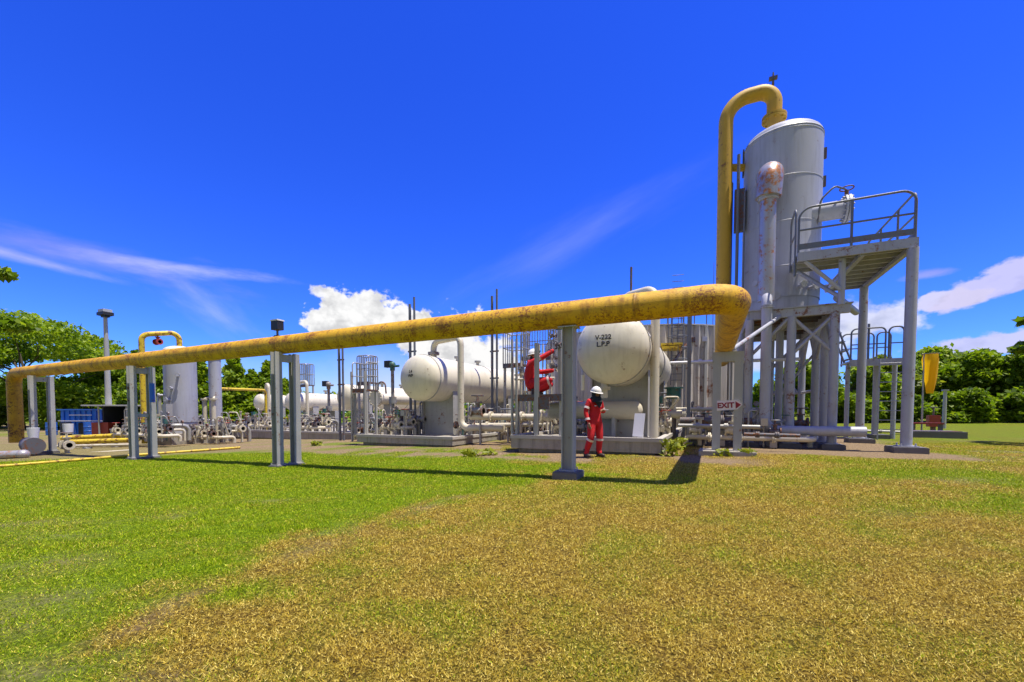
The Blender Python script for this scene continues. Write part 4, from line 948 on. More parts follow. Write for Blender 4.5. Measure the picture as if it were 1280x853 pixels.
# caged ladder platform left of the middle vessel
yq = 11.9; xq0 = PY(441, 500, yq).x; xq1 = PY(458, 500, yq).x; zq = ZT(xq0, yq, 487)
platform('service platform with a ladder standing in front of the small vessel', xq0, xq1, yq, yq+.6, zq, z2+.05, 1.0, 'blr', (xq0, yq-.05, xq1-xq0-.02, ZT(xq0, yq, 465)), bars=3)
yq = 15.2
platform('railed platform seen above the small vessel by the caged ladder', PY(447, 500, yq).x, PY(461, 500, yq).x, yq, yq+.6, ZT(PY(450, 500, yq).x, yq, 478), z2, 1.25, 'fblr', None, bars=5)
yq = 18.5
platform('railed platform over the far small vessels beside the floodlight support', PY(374, 500, yq).x, PY(383, 500, yq).x, yq, yq+.6, ZT(PY(380, 500, yq).x, yq, 481), z3, 1.3, 'fblr', None, bars=5)
for lab, px, Zd, top in (('tall thin twin vent pipe above the caged ladder', 427, 19, 428), ('tall thin twin vent pipe behind the stencilled middle vessel', 516, 17, 372), ('tall thin twin vent pipe between the middle vessel and crouching worker', 618, 17.5, 362)):
    p = PZ(px, 520, Zd); g = G(p.x, p.y); t = thing('vent_stack', lab, 'vent pipe', (p.x, p.y, g))
    for dx, r, dp in ((-.1, .055, 8), (.12, .045, 0)): b = MB(); b.cyl((p.x+dx, p.y, g), (p.x+dx, p.y, ZT(p.x, p.y, top+dp)), r, seg=10); b.build('pipe', 'rail', t)
    b = MB(); b.box((p.x, p.y, g+2.5), (.4, .04, .06)); b.box((p.x, p.y, g+3.6), (.4, .04, .06)); b.build('clamp', 'dark_steel', t)
p = PZ(889, 520, 24); t = thing('lightning_rod', 'very thin dark rod above the corrugated tank', 'rod', (p.x, p.y, 5)); b = MB(); b.cyl((p.x, p.y, 4.5), (p.x, p.y, ZT(p.x, p.y, 328)), .03, .012, seg=6); b.build('rod', 'dark_steel', t); b = MB(); b.cyl((p.x, p.y, 4.5), (p.x, p.y, 5.6), .05, seg=8); b.build('socket', 'dark_steel', t)

# ------------------------------------------------------------------ corrugated tank
kx, ky = cam2p(7.0, 22.9); kr = 5.1; kz = ZT(*cam2p(5.8, 18.0), 408); kg = 0.1
t = thing('corrugated_tank', 'huge round corrugated grey tank with a railing round its roof', 'storage tank', (kx, ky, kg))
N = 360; b = MB(); vs_ = []
for z in (kg-.3, kg+1.75, kg+3.4, kz):
    for k in range(N): a = 2*PI*k/N; rr = kr+.05*math.cos(a*90)+.02*math.sin(a*11+z); vs_.append((kx+rr*math.cos(a), ky+rr*math.sin(a), z))
b.add(vs_, [(i*N+k, i*N+(k+1) % N, (i+1)*N+(k+1) % N, (i+1)*N+k) for i in range(3) for k in range(N)], False); b.build('wall', 'tank', t)
b = MB(); b.lathe((kx, ky, kz), (0, 0, 1), [(0, kr+.06), (.06, kr+.06), (.07, kr-.1), (.8, 0.01)], 60, False); b.build('roof', 'roofing', t)
b = MB()
for k in range(24): a = 2*PI*(k+.5)/24; b.box((kx+(kr+.055)*math.cos(a), ky+(kr+.055)*math.sin(a), (kg+kz)/2), (.05, .12, kz-kg-.1), rz=a)
b.build('cladding_seam', 'galv', t)
b = MB()
for h in (.55, 1.1): b.torus((kx, ky, kz+h), (0, 0, 1), kr-.05, .025, 96, 6)
for k in range(56): a = 2*PI*k/56; b.cyl((kx+(kr-.05)*math.cos(a), ky+(kr-.05)*math.sin(a), kz+.05), (kx+(kr-.05)*math.cos(a), ky+(kr-.05)*math.sin(a), kz+1.1), .025, seg=6)
b.build('roof_railing', 'rail', t)
# caged ladder
ang = math.atan2(-ky, -kx)-.02; d = Vector((math.cos(ang), math.sin(ang), 0)); s_ = Vector((-d.y, d.x, 0)); c = Vector((kx, ky, 0))+d*(kr+.2)
pc = PZ(846, 450, 17.45); 
b = MB()
c = Vector((pc.x, pc.y, 0)); 
for s in (-.22, .22): b.cyl(c+s_*s+Vector((0, 0, 2.2)), c+s_*s+Vector((0, 0, kz+1.1)), .025, seg=6)
for k in range(18): b.cyl(c-s_*.22+Vector((0, 0, 2.4+k*.25)), c+s_*.22+Vector((0, 0, 2.4+k*.25)), .014, seg=5)
for k in range(6): b.torus(c+d*.35+Vector((0, 0, 3.2+k*.45)), (0, 0, 1), .38, .018, 16, 5)
for q_ in range(5): a = ang-1.2+q_*.6; b.cyl(c+d*.35+Vector((math.cos(a), math.sin(a), 0))*.38+Vector((0, 0, 3.1)), c+d*.35+Vector((math.cos(a), math.sin(a), 0))*.38+Vector((0, 0, 5.5)), .014, seg=5)
b.build('caged_ladder', 'rail', t)
pl = PZ(839, 432, 17.2); b = MB(); b.box((pl.x, pl.y, pl.z), (.9, .8, .08), rz=ang); b.box((pl.x, pl.y, pl.z-.12), (.8, .7, .1), rz=ang); b.build('ladder_landing', 'yellow_clean', t)
b = MB(); b.bar(PZ(842, 452, 17.1), PZ(859, 430, 17.75), .08, .1); b.bar(PZ(830, 434, 17.1), PZ(859, 430, 17.75), .06, .08); b.build('landing_bracket', 'dark_steel', t)
for px, py in ((881, 436), (866, 437)): p = PZ(px, py-12, 17.82); b = MB(); b.box(p, (.18, .12, .2)); b.build('wall_fitting', 'board' if px == 881 else 'dark_steel', t)

# slender pole before the tank and the white cross pipes
p = PG(860, 557); t = thing('steel_pole', 'slender dark grey pole standing in front of the corrugated tank', 'pole', p); zt = ZT(p.x, p.y, 392)
b = MB(); b.box((p.x, p.y, (p.z+zt)/2), (.1, .1, zt-p.z)); b.build('shaft', 'rail', t); b = MB(); b.box((p.x, p.y, p.z+.05), (.3, .3, .1)); b.build('base_plate', 'pad', t)
def xpipe(label, a, bb_, r, m, legs=True, name='transfer_pipe'):
    t = thing(name, label, 'pipe', (a.x, a.y, 0)); b = MB(); b.cyl(a, bb_, r, seg=12); b.build('pipe', m, t)
    for k in (.25, .6): b = MB(); flange(b, Vector(a).lerp(Vector(bb_), k), Vector(bb_)-Vector(a), r*1.7, .03); b.build('flange', m, t)
    if legs:
        for k in (.12, .5, .9): c = Vector(a).lerp(Vector(bb_), k); b = MB(); b.cyl((c.x, c.y, G(c.x, c.y)), (c.x, c.y, c.z-r), .035, seg=6); b.build('pipe_leg', 'grey', t)
    return t
xpipe('white pipe crossing high in front of the corrugated tank behind the exit frame', PY(838, 454, 14.6), PY(1000, 449, 14.6), .05, 'board')
xpipe('bright white level pipe behind the exit sign', PY(845, 511.5, 14.2), PY(965, 512, 14.2), .05, 'pipe_white')
xpipe('thick dark pipe below the bright white pipe', PY(850, 526, 13.2), PY(940, 527, 13.2), .1, 'dark_steel')
xpipe('lilac grey pipe near the ground by the tower foot', PY(848, 532, 12.3), PY(950, 534, 12.3), .05, 'galv', False)
xpipe('long thin pipe lying near the ground past the tower columns', PY(930, 543, 11.9), PY(1000, 545, 11.9), .045, 'dark_steel', False)
xpipe('white low pipe running behind the platform columns on the right', PZ(1030, 537, 19), PZ(1150, 541, 18), .05, 'galv', False)
t = thing('drain_line_support', 'short post under the curved drain pipe at the tower foot', 'pipe support', (xq+1.2, ypipe-.4, .1)) if False else None
for lab, px, py in (('loose dark pipe lengths lying by the tower foot', 1000, 556), ('dark pipe offcuts on the soil behind the column footings', 975, 551)):
    c = PG(px, py); t = thing('pipe_offcuts', lab, 'pipes', c)
    for k in range(4): b = MB(); a = .2+.5*k; b.cyl((c.x-.6*math.cos(a), c.y+.1*k-.3*math.sin(a), c.z+.05), (c.x+.6*math.cos(a), c.y+.1*k+.3*math.sin(a), c.z+.06), .035, seg=8); b.build('pipe_length', 'dark_steel', t)
# long pipes along the ground right of the middle vessel
xpipe('pale long pipe lying on sleepers behind the ladder of the work platform', PY(588, 521, 12.75), PY(700, 522, 12.75), .11, 'pipe_white')
xpipe('second pale pipe further back behind the work platform', PY(585, 532, 13.6), PY(690, 531, 13.6), .08, 'pipe_white')
valve(thing('gate_valve', 'large handwheel valve on the pale pipe beside the middle vessel', 'valve', (PY(597, 500, 12.7).x, 12.7, .6)), PY(597, 514, 12.7), (1, 0, 0), .24, 'valve', 'dark_steel')
valve(thing('gate_valve', 'pale double flanged valve just beyond the tall post of the work platform', 'valve', (PY(685, 500, 12.6).x, 12.6, .6)), PY(686, 521, 12.6), (1, 0, 0), .26, 'pipe_white', 'dark_steel')

# ------------------------------------------------------------------ left side: low pipes, stores, lamp post
def lowpipe(label, pts, r, m, posts=()):
    t = thing('low_pipe', label, 'pipe', pts[0]); pipe(t, 'pipe', pts, r, m, r*4)
    for k in posts: c = Vector(pts[0]).lerp(Vector(pts[-1]), k); b = MB(); g = G(c.x, c.y); b.bb((c.x-.05, c.y-.05, g), (c.x+.05, c.y+.05, c.z-r)); b.bb((c.x-.16, c.y-.1, g-.1), (c.x+.16, c.y+.1, g+.06)); b.build('sleeper', 'grey', t)
    return t
lowpipe('upper of the two thick yellow pipes low on the ground at left', [PZ(78, 548, 18.6), PZ(172, 543.5, 18.6)], .1, 'yellow_clean', (.2, .55, .9))
lowpipe('lower of the two thick yellow pipes low on the ground at left', [PZ(82, 553, 18), PZ(172, 550, 18)], .1, 'yellow_clean', (.3, .7))
lowpipe('beige pipe under the two thick yellow ground pipes', [PZ(70, 558, 17.4), PZ(168, 556, 17.4)], .05, 'pipe_white', (.4,))
lowpipe('thin beige pipe lowest of the ground pipes at left', [PZ(74, 569, 15.2), PZ(165, 563, 15.6)], .035, 'pipe_white')
a, m_, e = PG(-10, 586), PG(165, 571), PG(300, 561); up = Vector((0, 0, .04))
lowpipe('thin yellow pipe lying along the edge of the lawn', [a+up, m_+up, e+up], .04, 'yellow_clean')
t = lowpipe('silver clad pipe end poking in at far left', [PZ(-40, 571, 13.2), PZ(28, 568, 13.6)], .13, 'cladding', (.5,))
b = MB(); c = PZ(29, 568, 13.6); b.ell(c, (.17, .17, .15), 12, 8); b.build('end_cap', 'cladding', t)
t = thing('pig_trap', 'dark squat pipe trap with a pale lid beside the far end support', 'pipe trap', PG(38, 572))
c = PG(36, 570); b = MB(); b.cyl(c+Vector((-.5, .2, .35)), c+Vector((.45, 0, .35)), .28, seg=16); b.build('barrel', 'dark_steel', t); b = MB(); b.cyl(c+Vector((.1, .1, .55)), c+Vector((.1, .1, .95)), .12, .16, seg=12); b.build('lid', 'board', t); b = MB(); b.bb((c.x-.5, c.y-.1, c.z), (c.x+.4, c.y+.3, c.z+.12)); b.build('cradle', 'dark_steel', t)
t = thing('post_indicator', 'cream bollard valve with a white cap among the yellow ground pipes', 'valve', PG(84, 567)); c = PG(84, 567)
valve(t, c+Vector((0, 0, .3)), (1, 0, 0), .2, 'pipe_white', 'dark_steel'); b = MB(); b.cyl(c+Vector((-.15, .1, .7)), c+Vector((-.15, .1, 1.05)), .13, .15, seg=12); b.build('cap', 'board', t); b = MB(); b.cyl(c, c+Vector((0, 0, .3)), .07, seg=8); b.build('stem', 'pipe_white', t)
p = PZ(137, 542, 29); g = G(p.x, p.y); zt = ZT(p.x, p.y, 397)
t = thing('lamp_post', 'tall grey lamp post with a boxy floodlight head at left', 'lamp post', (p.x, p.y, g))
b = MB(); b.cyl((p.x, p.y, g), (p.x, p.y, zt), .2, .11, seg=12); b.build('pole', 'grey', t)
b = MB(); b.box((p.x, p.y, zt+.22), (.85, .6, .2)); b.box((p.x, p.y, zt+.06), (.5, .3, .12)); b.build('lamp_head', 'black', t); b = MB(); b.box((p.x, p.y, zt+.42), (.7, .5, .2)); b.build('lamp_top', 'roofing', t)
# blue store
def gr(px, Zd): p = PZ(px, 520, Zd); return Vector((p.x, p.y, G(p.x, p.y)))
pa, pb = gr(76, 30), gr(139, 30); dd = (pb-pa); L = dd.length; rz = math.atan2(dd.y, dd.x); mid = (pa+pb)/2
t = thing('blue_container', 'long blue store wrapped in shiny sheeting, below the trees at left', 'container', mid)
Mz = Matrix.Rotation(rz, 3, 'Z'); loc = lambda x, y, z: mid+Mz @ Vector((x, y, z))
zt = ZT(mid.x, mid.y, 513)-mid.z
b = MB(); b.box(loc(0, .7, zt/2), (L, 1.4, zt), rz=rz); b.build('body', 'tarp', t)
b = MB(); b.box(loc(0, .7, zt+.04), (L+.3, 1.7, .08), rz=rz); b.build('roof', 'bluep', t)
for k in range(9): b = MB(); b.box(loc(-L/2+.25+k*(L-.5)/8, -.04, zt*.5), (.07, .06, zt*.96), rz=rz); b.build('rib', 'bluep', t)
for z, ln in ((.56, .9), (.8, .45)): b = MB(); b.box(loc(-.3, -.085, zt*z), (L*ln, .03, .06), rz=rz); b.build('white_strip', 'board', t)
b = MB(); b.box(loc(.1, -.045, zt*.25), (1.2, .05, zt*.45), rz=rz); b.build('door', 'black', t)
for k in range(4):
    q_ = loc(-L*.42+k*1.0+(.6 if k > 1 else 0), -.9, 0); q_.z = G(q_.x, q_.y); t2 = thing('drum', ('blue drum furthest along the blue store from the lamp post', 'blue drum second along the blue store', 'blue drum third along the blue store', 'blue drum nearest the lamp post before the blue store')[k], 'drum', q_, 'blue drums before the store')
    b = MB(); b.lathe(q_, (0, 0, 1), [(0, .0), (.0, .29), (.28, .29), (.3, .305), (.32, .29), (.58, .29), (.6, .305), (.62, .29), (.88, .29), (.88, .26), (.86, .0)], 18, False); b.build('barrel', 'bluep' if k != 1 else 'black', t2)
pa, pb = gr(128, 28), gr(160, 28); dd = pb-pa; L = dd.length; rz2 = math.atan2(dd.y, dd.x); mid = (pa+pb)/2; Mz2 = Matrix.Rotation(rz2, 3, 'Z'); loc2 = lambda x, y, z: mid+Mz2 @ Vector((x, y, z))
zt = ZT(mid.x, mid.y, 508)-mid.z
t = thing('open_shed', 'dark open fronted shed with a pale flat roof behind the lamp post', 'shed', mid)
b = MB(); b.box(loc2(0, 2, zt/2), (L, .1, zt), rz=rz2); b.box(loc2(-L/2, 1, zt/2), (.1, 1.9, zt), rz=rz2); b.box(loc2(L/2, 1, zt/2), (.1, 1.9, zt), rz=rz2); b.build('wall', 'shed', t)
b = MB(); b.box(loc2(-.3, .9, zt+.05), (L+1.4, 2.6, .09), rz=rz2); b.build('roof', 'roofing', t)
for x in (-L/2, L/2+.15): b = MB(); b.cyl(loc2(x, -.25, 0), loc2(x, -.25, zt), .05, seg=8); b.build('roof_post', 'galv', t)
b = MB(); b.box(loc2(-.9, .1, .45), (1.1, .5, .9), rz=rz2); b.build('workbench', 'redp', t)
for k, (px, py, lab) in enumerate(((305, 541, 'small concrete block at the left end of the long low plinth'), (205, 553, 'dark concrete block below the fat upright tank'), (240, 553, 'pale concrete block with a hooped pipe right of the fat upright tank'))):
    p = PG(px, py); t = thing('concrete_block', lab, 'block', p); b = MB(); b.bb((p.x-.3, p.y-.3, p.z-.1), (p.x+.3, p.y+.3, p.z+.5)); b.build('block', 'concrete', t)
    pipe(t, 'hoop_pipe', [(p.x-.25, p.y-.34, p.z), (p.x-.25, p.y-.34, p.z+.62), (p.x+.28, p.y-.34, p.z+.62), (p.x+.28, p.y-.34, p.z)], .03, 'galv', .1, 8)
# blue gauge on the third support
x = PY(175, 490, Y0-.3).x; z = ZT(x, Y0-.3, 490)
t = thing('blue_instrument', 'slim blue instrument tube fixed between the posts of a pipe support', 'instrument', (x, Y0, z)); b = MB(); b.cyl((x, Y0-.02, z-.28), (x, Y0-.02, z+.25), .06, seg=12); b.build('tube', 'bluep', t); b = MB(); b.cyl((x, Y0-.02, z+.25), (x, Y0-.02, z+1.0), .025, seg=8); b.build('stem', 'galv', t)

# ------------------------------------------------------------------ windsock corner
p = PG(1153, 541); p = Vector(PZ(1152, 535, 17.5)); g = G(p.x, p.y)
t = thing('windsock', 'limp yellow windsock hanging from a thin pole at right', 'windsock', (p.x, p.y, g))
ztp = ZT(p.x, p.y, 443); b = MB(); b.cyl((p.x, p.y, g), (p.x, p.y, ztp+.05), .035, .025, seg=8); b.build('pole', 'galv', t)
c = Vector((p.x+.22, p.y+.05, ztp)); hgt = ztp-ZT(p.x, p.y, 492); b = MB()
vs_ = []; n = 20; m_ = 9
for i in range(m_):
    f = i/(m_-1); r = .27*min(1, .82+2.5*f)*(1-f)**.85+.10*f
    for k in range(n): a = 2*PI*k/n; q_ = r*(1+.22*math.sin(3*a+3*f)*f+.09*math.sin(7*a+2*f)); vs_.append((c.x+q_*math.cos(a)*1.0, c.y+q_*math.sin(a)*.8, c.z-hgt*f))
b.add(vs_, [(i*n+k, i*n+(k+1) % n, (i+1)*n+(k+1) % n, (i+1)*n+k) for i in range(m_-1) for k in range(n)], True); b.build('fabric_cone', 'windsock', t)
b = MB(); b.torus(c, (0, 0, 1), .27, .015, 20, 5); b.cyl(c-Vector((.3, 0, 0)), c+Vector((.3, 0, 0)), .012, seg=5); b.build('hoop', 'dark_steel', t)
p = PG(1166, 547); t = thing('dark_kerb_box', 'low dark concrete box on the lawn below the windsock', 'box', p)
b = MB(); b.box((p.x, p.y, p.z+.1), (1.5, 1.0, .26)); b.build('curb', 'pad', t); b = MB(); b.box((p.x, p.y, p.z+.24), (1.3, .8, .02)); b.build('lid', 'dark_steel', t)
p = PZ(1158, 541, 17.2); g = G(p.x, p.y); t = thing('pipe_trestle', 'small rusty trestle table frame under the windsock', 'trestle', (p.x, p.y, g))
b = MB(); b.box((p.x, p.y, g+.48), (.95, .35, .06)); b.build('top_bar', 'redp', t)
for s in (-1, 1): b = MB(); b.box((p.x+s*.42, p.y, g+.225), (.05, .3, .45)); b.build('leg', 'dark_steel', t)
p = PZ(1166, 540, 18.5); g = G(p.x, p.y); t = thing('fire_monitor', 'dull red hydrant cabinet with a spindle behind the windsock trestle', 'hydrant', (p.x, p.y, g))
b = MB(); b.box((p.x, p.y, g+.55), (.38, .3, .5)); b.build('cabinet', 'redp', t); b = MB(); b.cyl((p.x, p.y, g), (p.x, p.y, g+.3), .09, seg=10); b.build('stand', 'dark_steel', t); b = MB(); b.cyl((p.x, p.y, g+.8), (p.x, p.y, g+1.15), .03, seg=6); b.torus((p.x, p.y, g+1.15), (0, 0, 1), .12, .015, 14, 5); b.build('spindle', 'dark_steel', t)
p = PZ(1180, 528, 24); g = G(p.x, p.y); t = thing('timber_post', 'grey post standing before the dark trees right of the windsock', 'post', (p.x, p.y, g)); b = MB(); b.cyl((p.x, p.y, g), (p.x, p.y, ZT(p.x, p.y, 488)), .1, .08, seg=8); b.build('shaft', 'grey', t); b = MB(); b.box((p.x, p.y, ZT(p.x, p.y, 488)), (.25, .25, .08)); b.build('cap', 'grey', t)
# ------------------------------------------------------------------ people
def skin(joints, edges, sub=2):
    "grow one continuous surface over a skeleton; returns vertices and faces"
    names = list(joints); ix = {n: i for i, n in enumerate(names)}
    me = bpy.data.meshes.new('body'); me.from_pydata([joints[n][:3] for n in names], [(ix[a], ix[b]) for a, b in edges], [])
    ob = bpy.data.objects.new('body', me); COL.objects.link(ob)
    mod = ob.modifiers.new('skin', 'SKIN'); mod.use_smooth_shade = True
    lay = me.skin_vertices[0]
    for n in names:
        r = joints[n][3]; r = (r, r) if isinstance(r, (int, float)) else r
        lay.data[ix[n]].radius = r
    for d in lay.data: d.use_root = False
    lay.data[0].use_root = True
    sb = ob.modifiers.new('sub', 'SUBSURF'); sb.levels = sub; sb.render_levels = sub
    dg = bpy.context.evaluated_depsgraph_get(); dg.update()
    m2 = bpy.data.meshes.new_from_object(ob.evaluated_get(dg))
    V = [v.co.copy() for v in m2.vertices]; Fc = [tuple(p.vertices) for p in m2.polygons]
    bpy.data.objects.remove(ob); bpy.data.meshes.remove(me); bpy.data.meshes.remove(m2); return V, Fc
def hand(b, wrist, d, palm, s=1.0, curl=.5):
    "palm with four unequal bent fingers and a thumb; d = direction, palm = palm normal"
    w = Vector(wrist); d = Vector(d).normalized(); n = Vector(palm); n = (n-d*n.dot(d)).normalized(); x = d.cross(n)
    M3 = Matrix((x, d, n)).transposed(); b.ell(w+d*.045*s, (.042*s, .055*s, .02*s), 10, 8, M3)
    for k, (o, L) in enumerate(((-.03, .068), (-.01, .08), (.011, .075), (.03, .058))):
        p = w+d*.08*s+x*o*s; pts = [p-d*.03*s, p]; dir_ = d.copy()
        for j in range(3): dir_ = (dir_+n*curl*.7).normalized(); p = p+dir_*L*s*(.45, .32, .23)[j]; pts.append(p)
        b.tube(pts, .009*s, 7, True, [.0105*s, .0105*s, .0095*s, .0085*s, .006*s])
    p = w+d*.025*s-x*.035*s; q = (d*.6-x*.75+n*.3).normalized()
    b.tube([p, p+q*.035*s, p+q*.035*s+(d+n*.5).normalized()*.035*s], .011*s, 7, True, [.013*s, .012*s, .008*s])
def head(b, c, M3, s=1.0):
    c = Vector(c); T = lambda x, y, z: c+M3 @ Vector((x*s, y*s, z*s))
    b.ell(c, (.072*s, .09*s, .11*s), 16, 12, M3)
    b.ell(T(0, -.03, -.065), (.05*s, .055*s, .055*s), 12, 8, M3)
    b.ell(T(0, -.092, -.02), (.014*s, .022*s, .03*s), 8, 6, M3)
    for k in (-1, 1): b.ell(T(.075*k, .01, -.02), (.012*s, .022*s, .034*s), 8, 6, M3); b.ell(T(.03*k, -.078, .012), (.014*s, .012*s, .01*s), 8, 5, M3)
    b.ell(T(0, -.082, -.066), (.024*s, .01*s, .008*s), 8, 5, M3)
def body_obj(parent, V, Fc, m_suit, extra):
    b = MB(); b.add(V, Fc, True); n0 = len(b.f); extra(b); o = b.build('body', m_suit, parent, True)
    o.data.materials.append(M['skin']); o.data.polygons.foreach_set('material_index', [0 if i < n0 else 1 for i in range(len(b.f))]); return o
def bandring(b, a, c, r, w=.035):
    a, c = Vector(a), Vector(c); m_ = (a+c)/2; d = (c-a).normalized(); b.lathe(m_-d*w/2, d, [(0, r), (w, r)], 16)
def helmet(parent, c, M3, s=1.0):
    c = Vector(c); b = MB(); vs_ = []; n = 24; rows = 8
    prof = [(.125*math.cos(a), .118*math.sin(a)) for a in [PI/2*k/rows for k in range(rows+1)]]
    for r, z in prof:
        for k in range(n):
            a = 2*PI*k/n; rid = 1+.05*max(0, 1-abs(math.cos(a))*5)*(z/.118)
            vs_.append(c+M3 @ Vector((r*.88*math.cos(a)*s, r*1.08*math.sin(a)*s, z*rid*s)))
    b.add(vs_, [(i*n+k, i*n+(k+1) % n, (i+1)*n+(k+1) % n, (i+1)*n+k) for i in range(rows) for k in range(n)], True)
    o = b.build('helmet', 'helmet', parent, True)
    b = MB(); ri = [c+M3 @ Vector((.125*.87*math.cos(2*PI*k/n)*s, .135*math.sin(2*PI*k/n)*s, 0)) for k in range(n)]
    ro = [c+M3 @ Vector((.125*1.02*math.cos(2*PI*k/n)*s, (.15*math.sin(2*PI*k/n)-(.055 if math.sin(2*PI*k/n) < -.3 else 0)*abs(math.sin(2*PI*k/n)))*s, -.012*s)) for k in range(n)]
    lo = [v-M3 @ Vector((0, 0, .008*s)) for v in ro]
    b.add(ri+ro+lo, [(k, (k+1) % n, n+(k+1) % n, n+k) for k in range(n)]+[(n+k, n+(k+1) % n, 2*n+(k+1) % n, 2*n+k) for k in range(n)]+[(2*n+k, 2*n+(k+1) % n, (k+1) % n, k) for k in range(n)], True); b.build('brim', 'helmet', o, True)
    b = MB(); bandring(b, c+M3 @ Vector((0, 0, .004)), c+M3 @ Vector((0, 0, .026)), .001); return o
def boot(parent, a, toe, s=1.0, top=.2):
    a, toe = Vector(a), Vector(toe); d = (toe-a); d.z = 0; d.normalize(); x = Vector((-d.y, d.x, 0)); b = MB()
    M3 = Matrix((x, d, Vector((0, 0, 1)))).transposed()
    b.ell(a+d*.07*s+Vector((0, 0, -.035)), (.048*s, .135*s, .05*s), 14, 8, M3); b.cyl(a+Vector((0, 0, -.06)), a+Vector((0, 0, top-.09)), .056*s, .066*s, seg=12)
    b.box(a+d*.065*s+Vector((0, 0, -.077)), (.09*s, .27*s, .022), M4=M3); return b.build('boot', 'boot', parent, True)

# the walking worker before the nearest vessel
p = PG(743, 572); face = cam2p(.45, -.9); rz = math.atan2(face[1], face[0])+PI/2
w1 = thing('person', 'worker in red coverall, white helmet and black headscarf standing on the ground', 'person', p, rz=rz)
J = dict(pelvis=(0, 0, .90, (.145, .12)), waist=(0, -.005, 1.06, (.13, .105)), chest=(0, 0, 1.24, (.155, .115)), neck=(0, -.01, 1.37, .065), skull=(0, -.03, 1.45, .06),
 ls=(-.165, .005, 1.295, .07), le=(-.235, .03, 1.05, .058), lw=(-.225, -.06, .83, .045), rs=(.165, .005, 1.295, .07), re=(.225, .0, 1.06, .058), rw=(.10, -.21, 1.07, .044),
 lh=(-.095, 0, .83, .115), lk=(-.15, -.07, .48, .085), la=(-.2, .05, .13, .068), lt=(-.215, -.02, .07, .05), rh=(.095, 0, .83, .115), rk=(.11, -.05, .48, .085), ra=(.12, .0, .13, .068), rt=(.13, -.08, .07, .05))
E = [('pelvis', 'waist'), ('waist', 'chest'), ('chest', 'neck'), ('neck', 'skull'), ('chest', 'ls'), ('ls', 'le'), ('le', 'lw'), ('chest', 'rs'), ('rs', 're'), ('re', 'rw'), ('pelvis', 'lh'), ('lh', 'lk'), ('lk', 'la'), ('la', 'lt'), ('pelvis', 'rh'), ('rh', 'rk'), ('rk', 'ra'), ('ra', 'rt')]
V, Fc = skin(J, E)
Mh = Matrix.Rotation(R(13), 3, 'X') @ Matrix.Rotation(R(0), 3, 'Z'); hc = Vector((0, -.045, 1.475))
def ex1(b):
    head(b, hc, Mh); hand(b, (.085, -.235, 1.075), (-.7, -.35, .3), (0, -.3, -1), 1.0, .6); hand(b, (-.222, -.07, .80), (.05, -.3, -1), (1, 0, 0), 1.0, .4)
body_obj(w1, V, Fc, 'suit', ex1)
helmet(w1, hc+Mh @ Vector((0, .005, .045)), Mh, 1.0)
b = MB(); vs_ = []; n = 20                                  # head scarf: hood open at the face, bib over the chest
for i in range(9):
    f = i/8; z = .10-.30*f; r = .093*math.sin(PI*(.30+.28*f)) if f < .6 else .09+.10*(f-.6)
    for k in range(n):
        a = PI/2+(k/(n-1)-.5)*2*PI*(.74 if f < .55 else 1.0); q_ = Vector((r*math.cos(a)*1.02, r*math.sin(a)*1.18, z)); vs_.append(hc+(Mh @ q_ if f < .6 else q_+Vector((0, -.02, 0))))
b.add(vs_, [(i*n+k, i*n+k+1, (i+1)*n+k+1, (i+1)*n+k) for i in range(8) for k in range(n-1)], True)
b.add([(-.15, -.1, 1.34), (.15, -.1, 1.34), (.10, -.15, 1.26), (.0, -.168, 1.13), (-.10, -.15, 1.26), (0, -.14, 1.38)], [(0, 4, 5), (4, 3, 5), (3, 2, 5), (2, 1, 5)], True)
b.ell((0, -.03, 1.36), (.13, .115, .06), 16, 8); b.build('headscarf', 'scarf', w1, True)
b = MB()
bandring(b, (-.215, .02, 1.13), (-.2, .02, 1.16), .066, .05); bandring(b, (-.23, -.03, .90), (-.23, -.04, .87), .056, .05); bandring(b, (.215, -.0, 1.1), (.2, 0, 1.13), .066, .05)
bandring(b, (-.157, -.06, .44), (-.165, -.04, .40), .088, .05); bandring(b, (.112, -.045, .44), (.114, -.04, .40), .088, .05); b.build('reflective_band', 'band', w1, True)
b = MB(); b.box((.06, -.128, 1.2), (.05, .012, .05)); b.box((-.07, -.128, 1.19), (.06, .012, .02)); b.build('chest_badge', 'band', w1, True)
b = MB(); b.box((.055, -.30, 1.10), (.12, .10, .012)); b.build('notepad', 'board', w1, True)
boot(w1, (-.2, .05, .09), (-.25, -.2, 0)); boot(w1, (.12, 0, .09), (.15, -.3, 0))

# the crouching worker up on the work platform
xq = PY(665, 490, 11.15).x; rz = math.atan2(cam2p(.92, -.10)[1], cam2p(.92, -.10)[0])+PI/2
w2 = thing('person', 'worker in red coverall crouching on the raised steel platform, one arm stretched up', 'person', (xq, 11.15, zM), rz=rz)
J = dict(pelvis=(0, .09, .28, (.165, .15)), waist=(0, .08, .47, (.17, .155)), chest=(0, .06, .68, (.175, .14)), neck=(0, .02, .83, .07), skull=(0, -.01, .90, .06),
 ls=(-.19, .03, .75, .08), le=(-.25, -.22, .86, .066), lw=(-.20, -.52, 1.05, .05), rs=(.19, .0, .73, .08), re=(.25, -.17, .58, .066), rw=(.16, -.52, .62, .05),
 lh=(-.10, .04, .27, .14), lk=(-.17, -.47, .37, .115), la=(-.15, -.06, .11, .085), lt=(-.16, -.12, .06, .05), rh=(.10, .04, .27, .14), rk=(.18, -.48, .29, .115), ra=(.16, -.04, .11, .085), rt=(.16, -.12, .06, .05))
V, Fc = skin(J, E)
Mh = Matrix.Rotation(R(-6), 3, 'X'); hc = Vector((0, -.045, .945))
def ex2(b):
    head(b, hc, Mh)
body_obj(w2, V, Fc, 'suit', ex2)
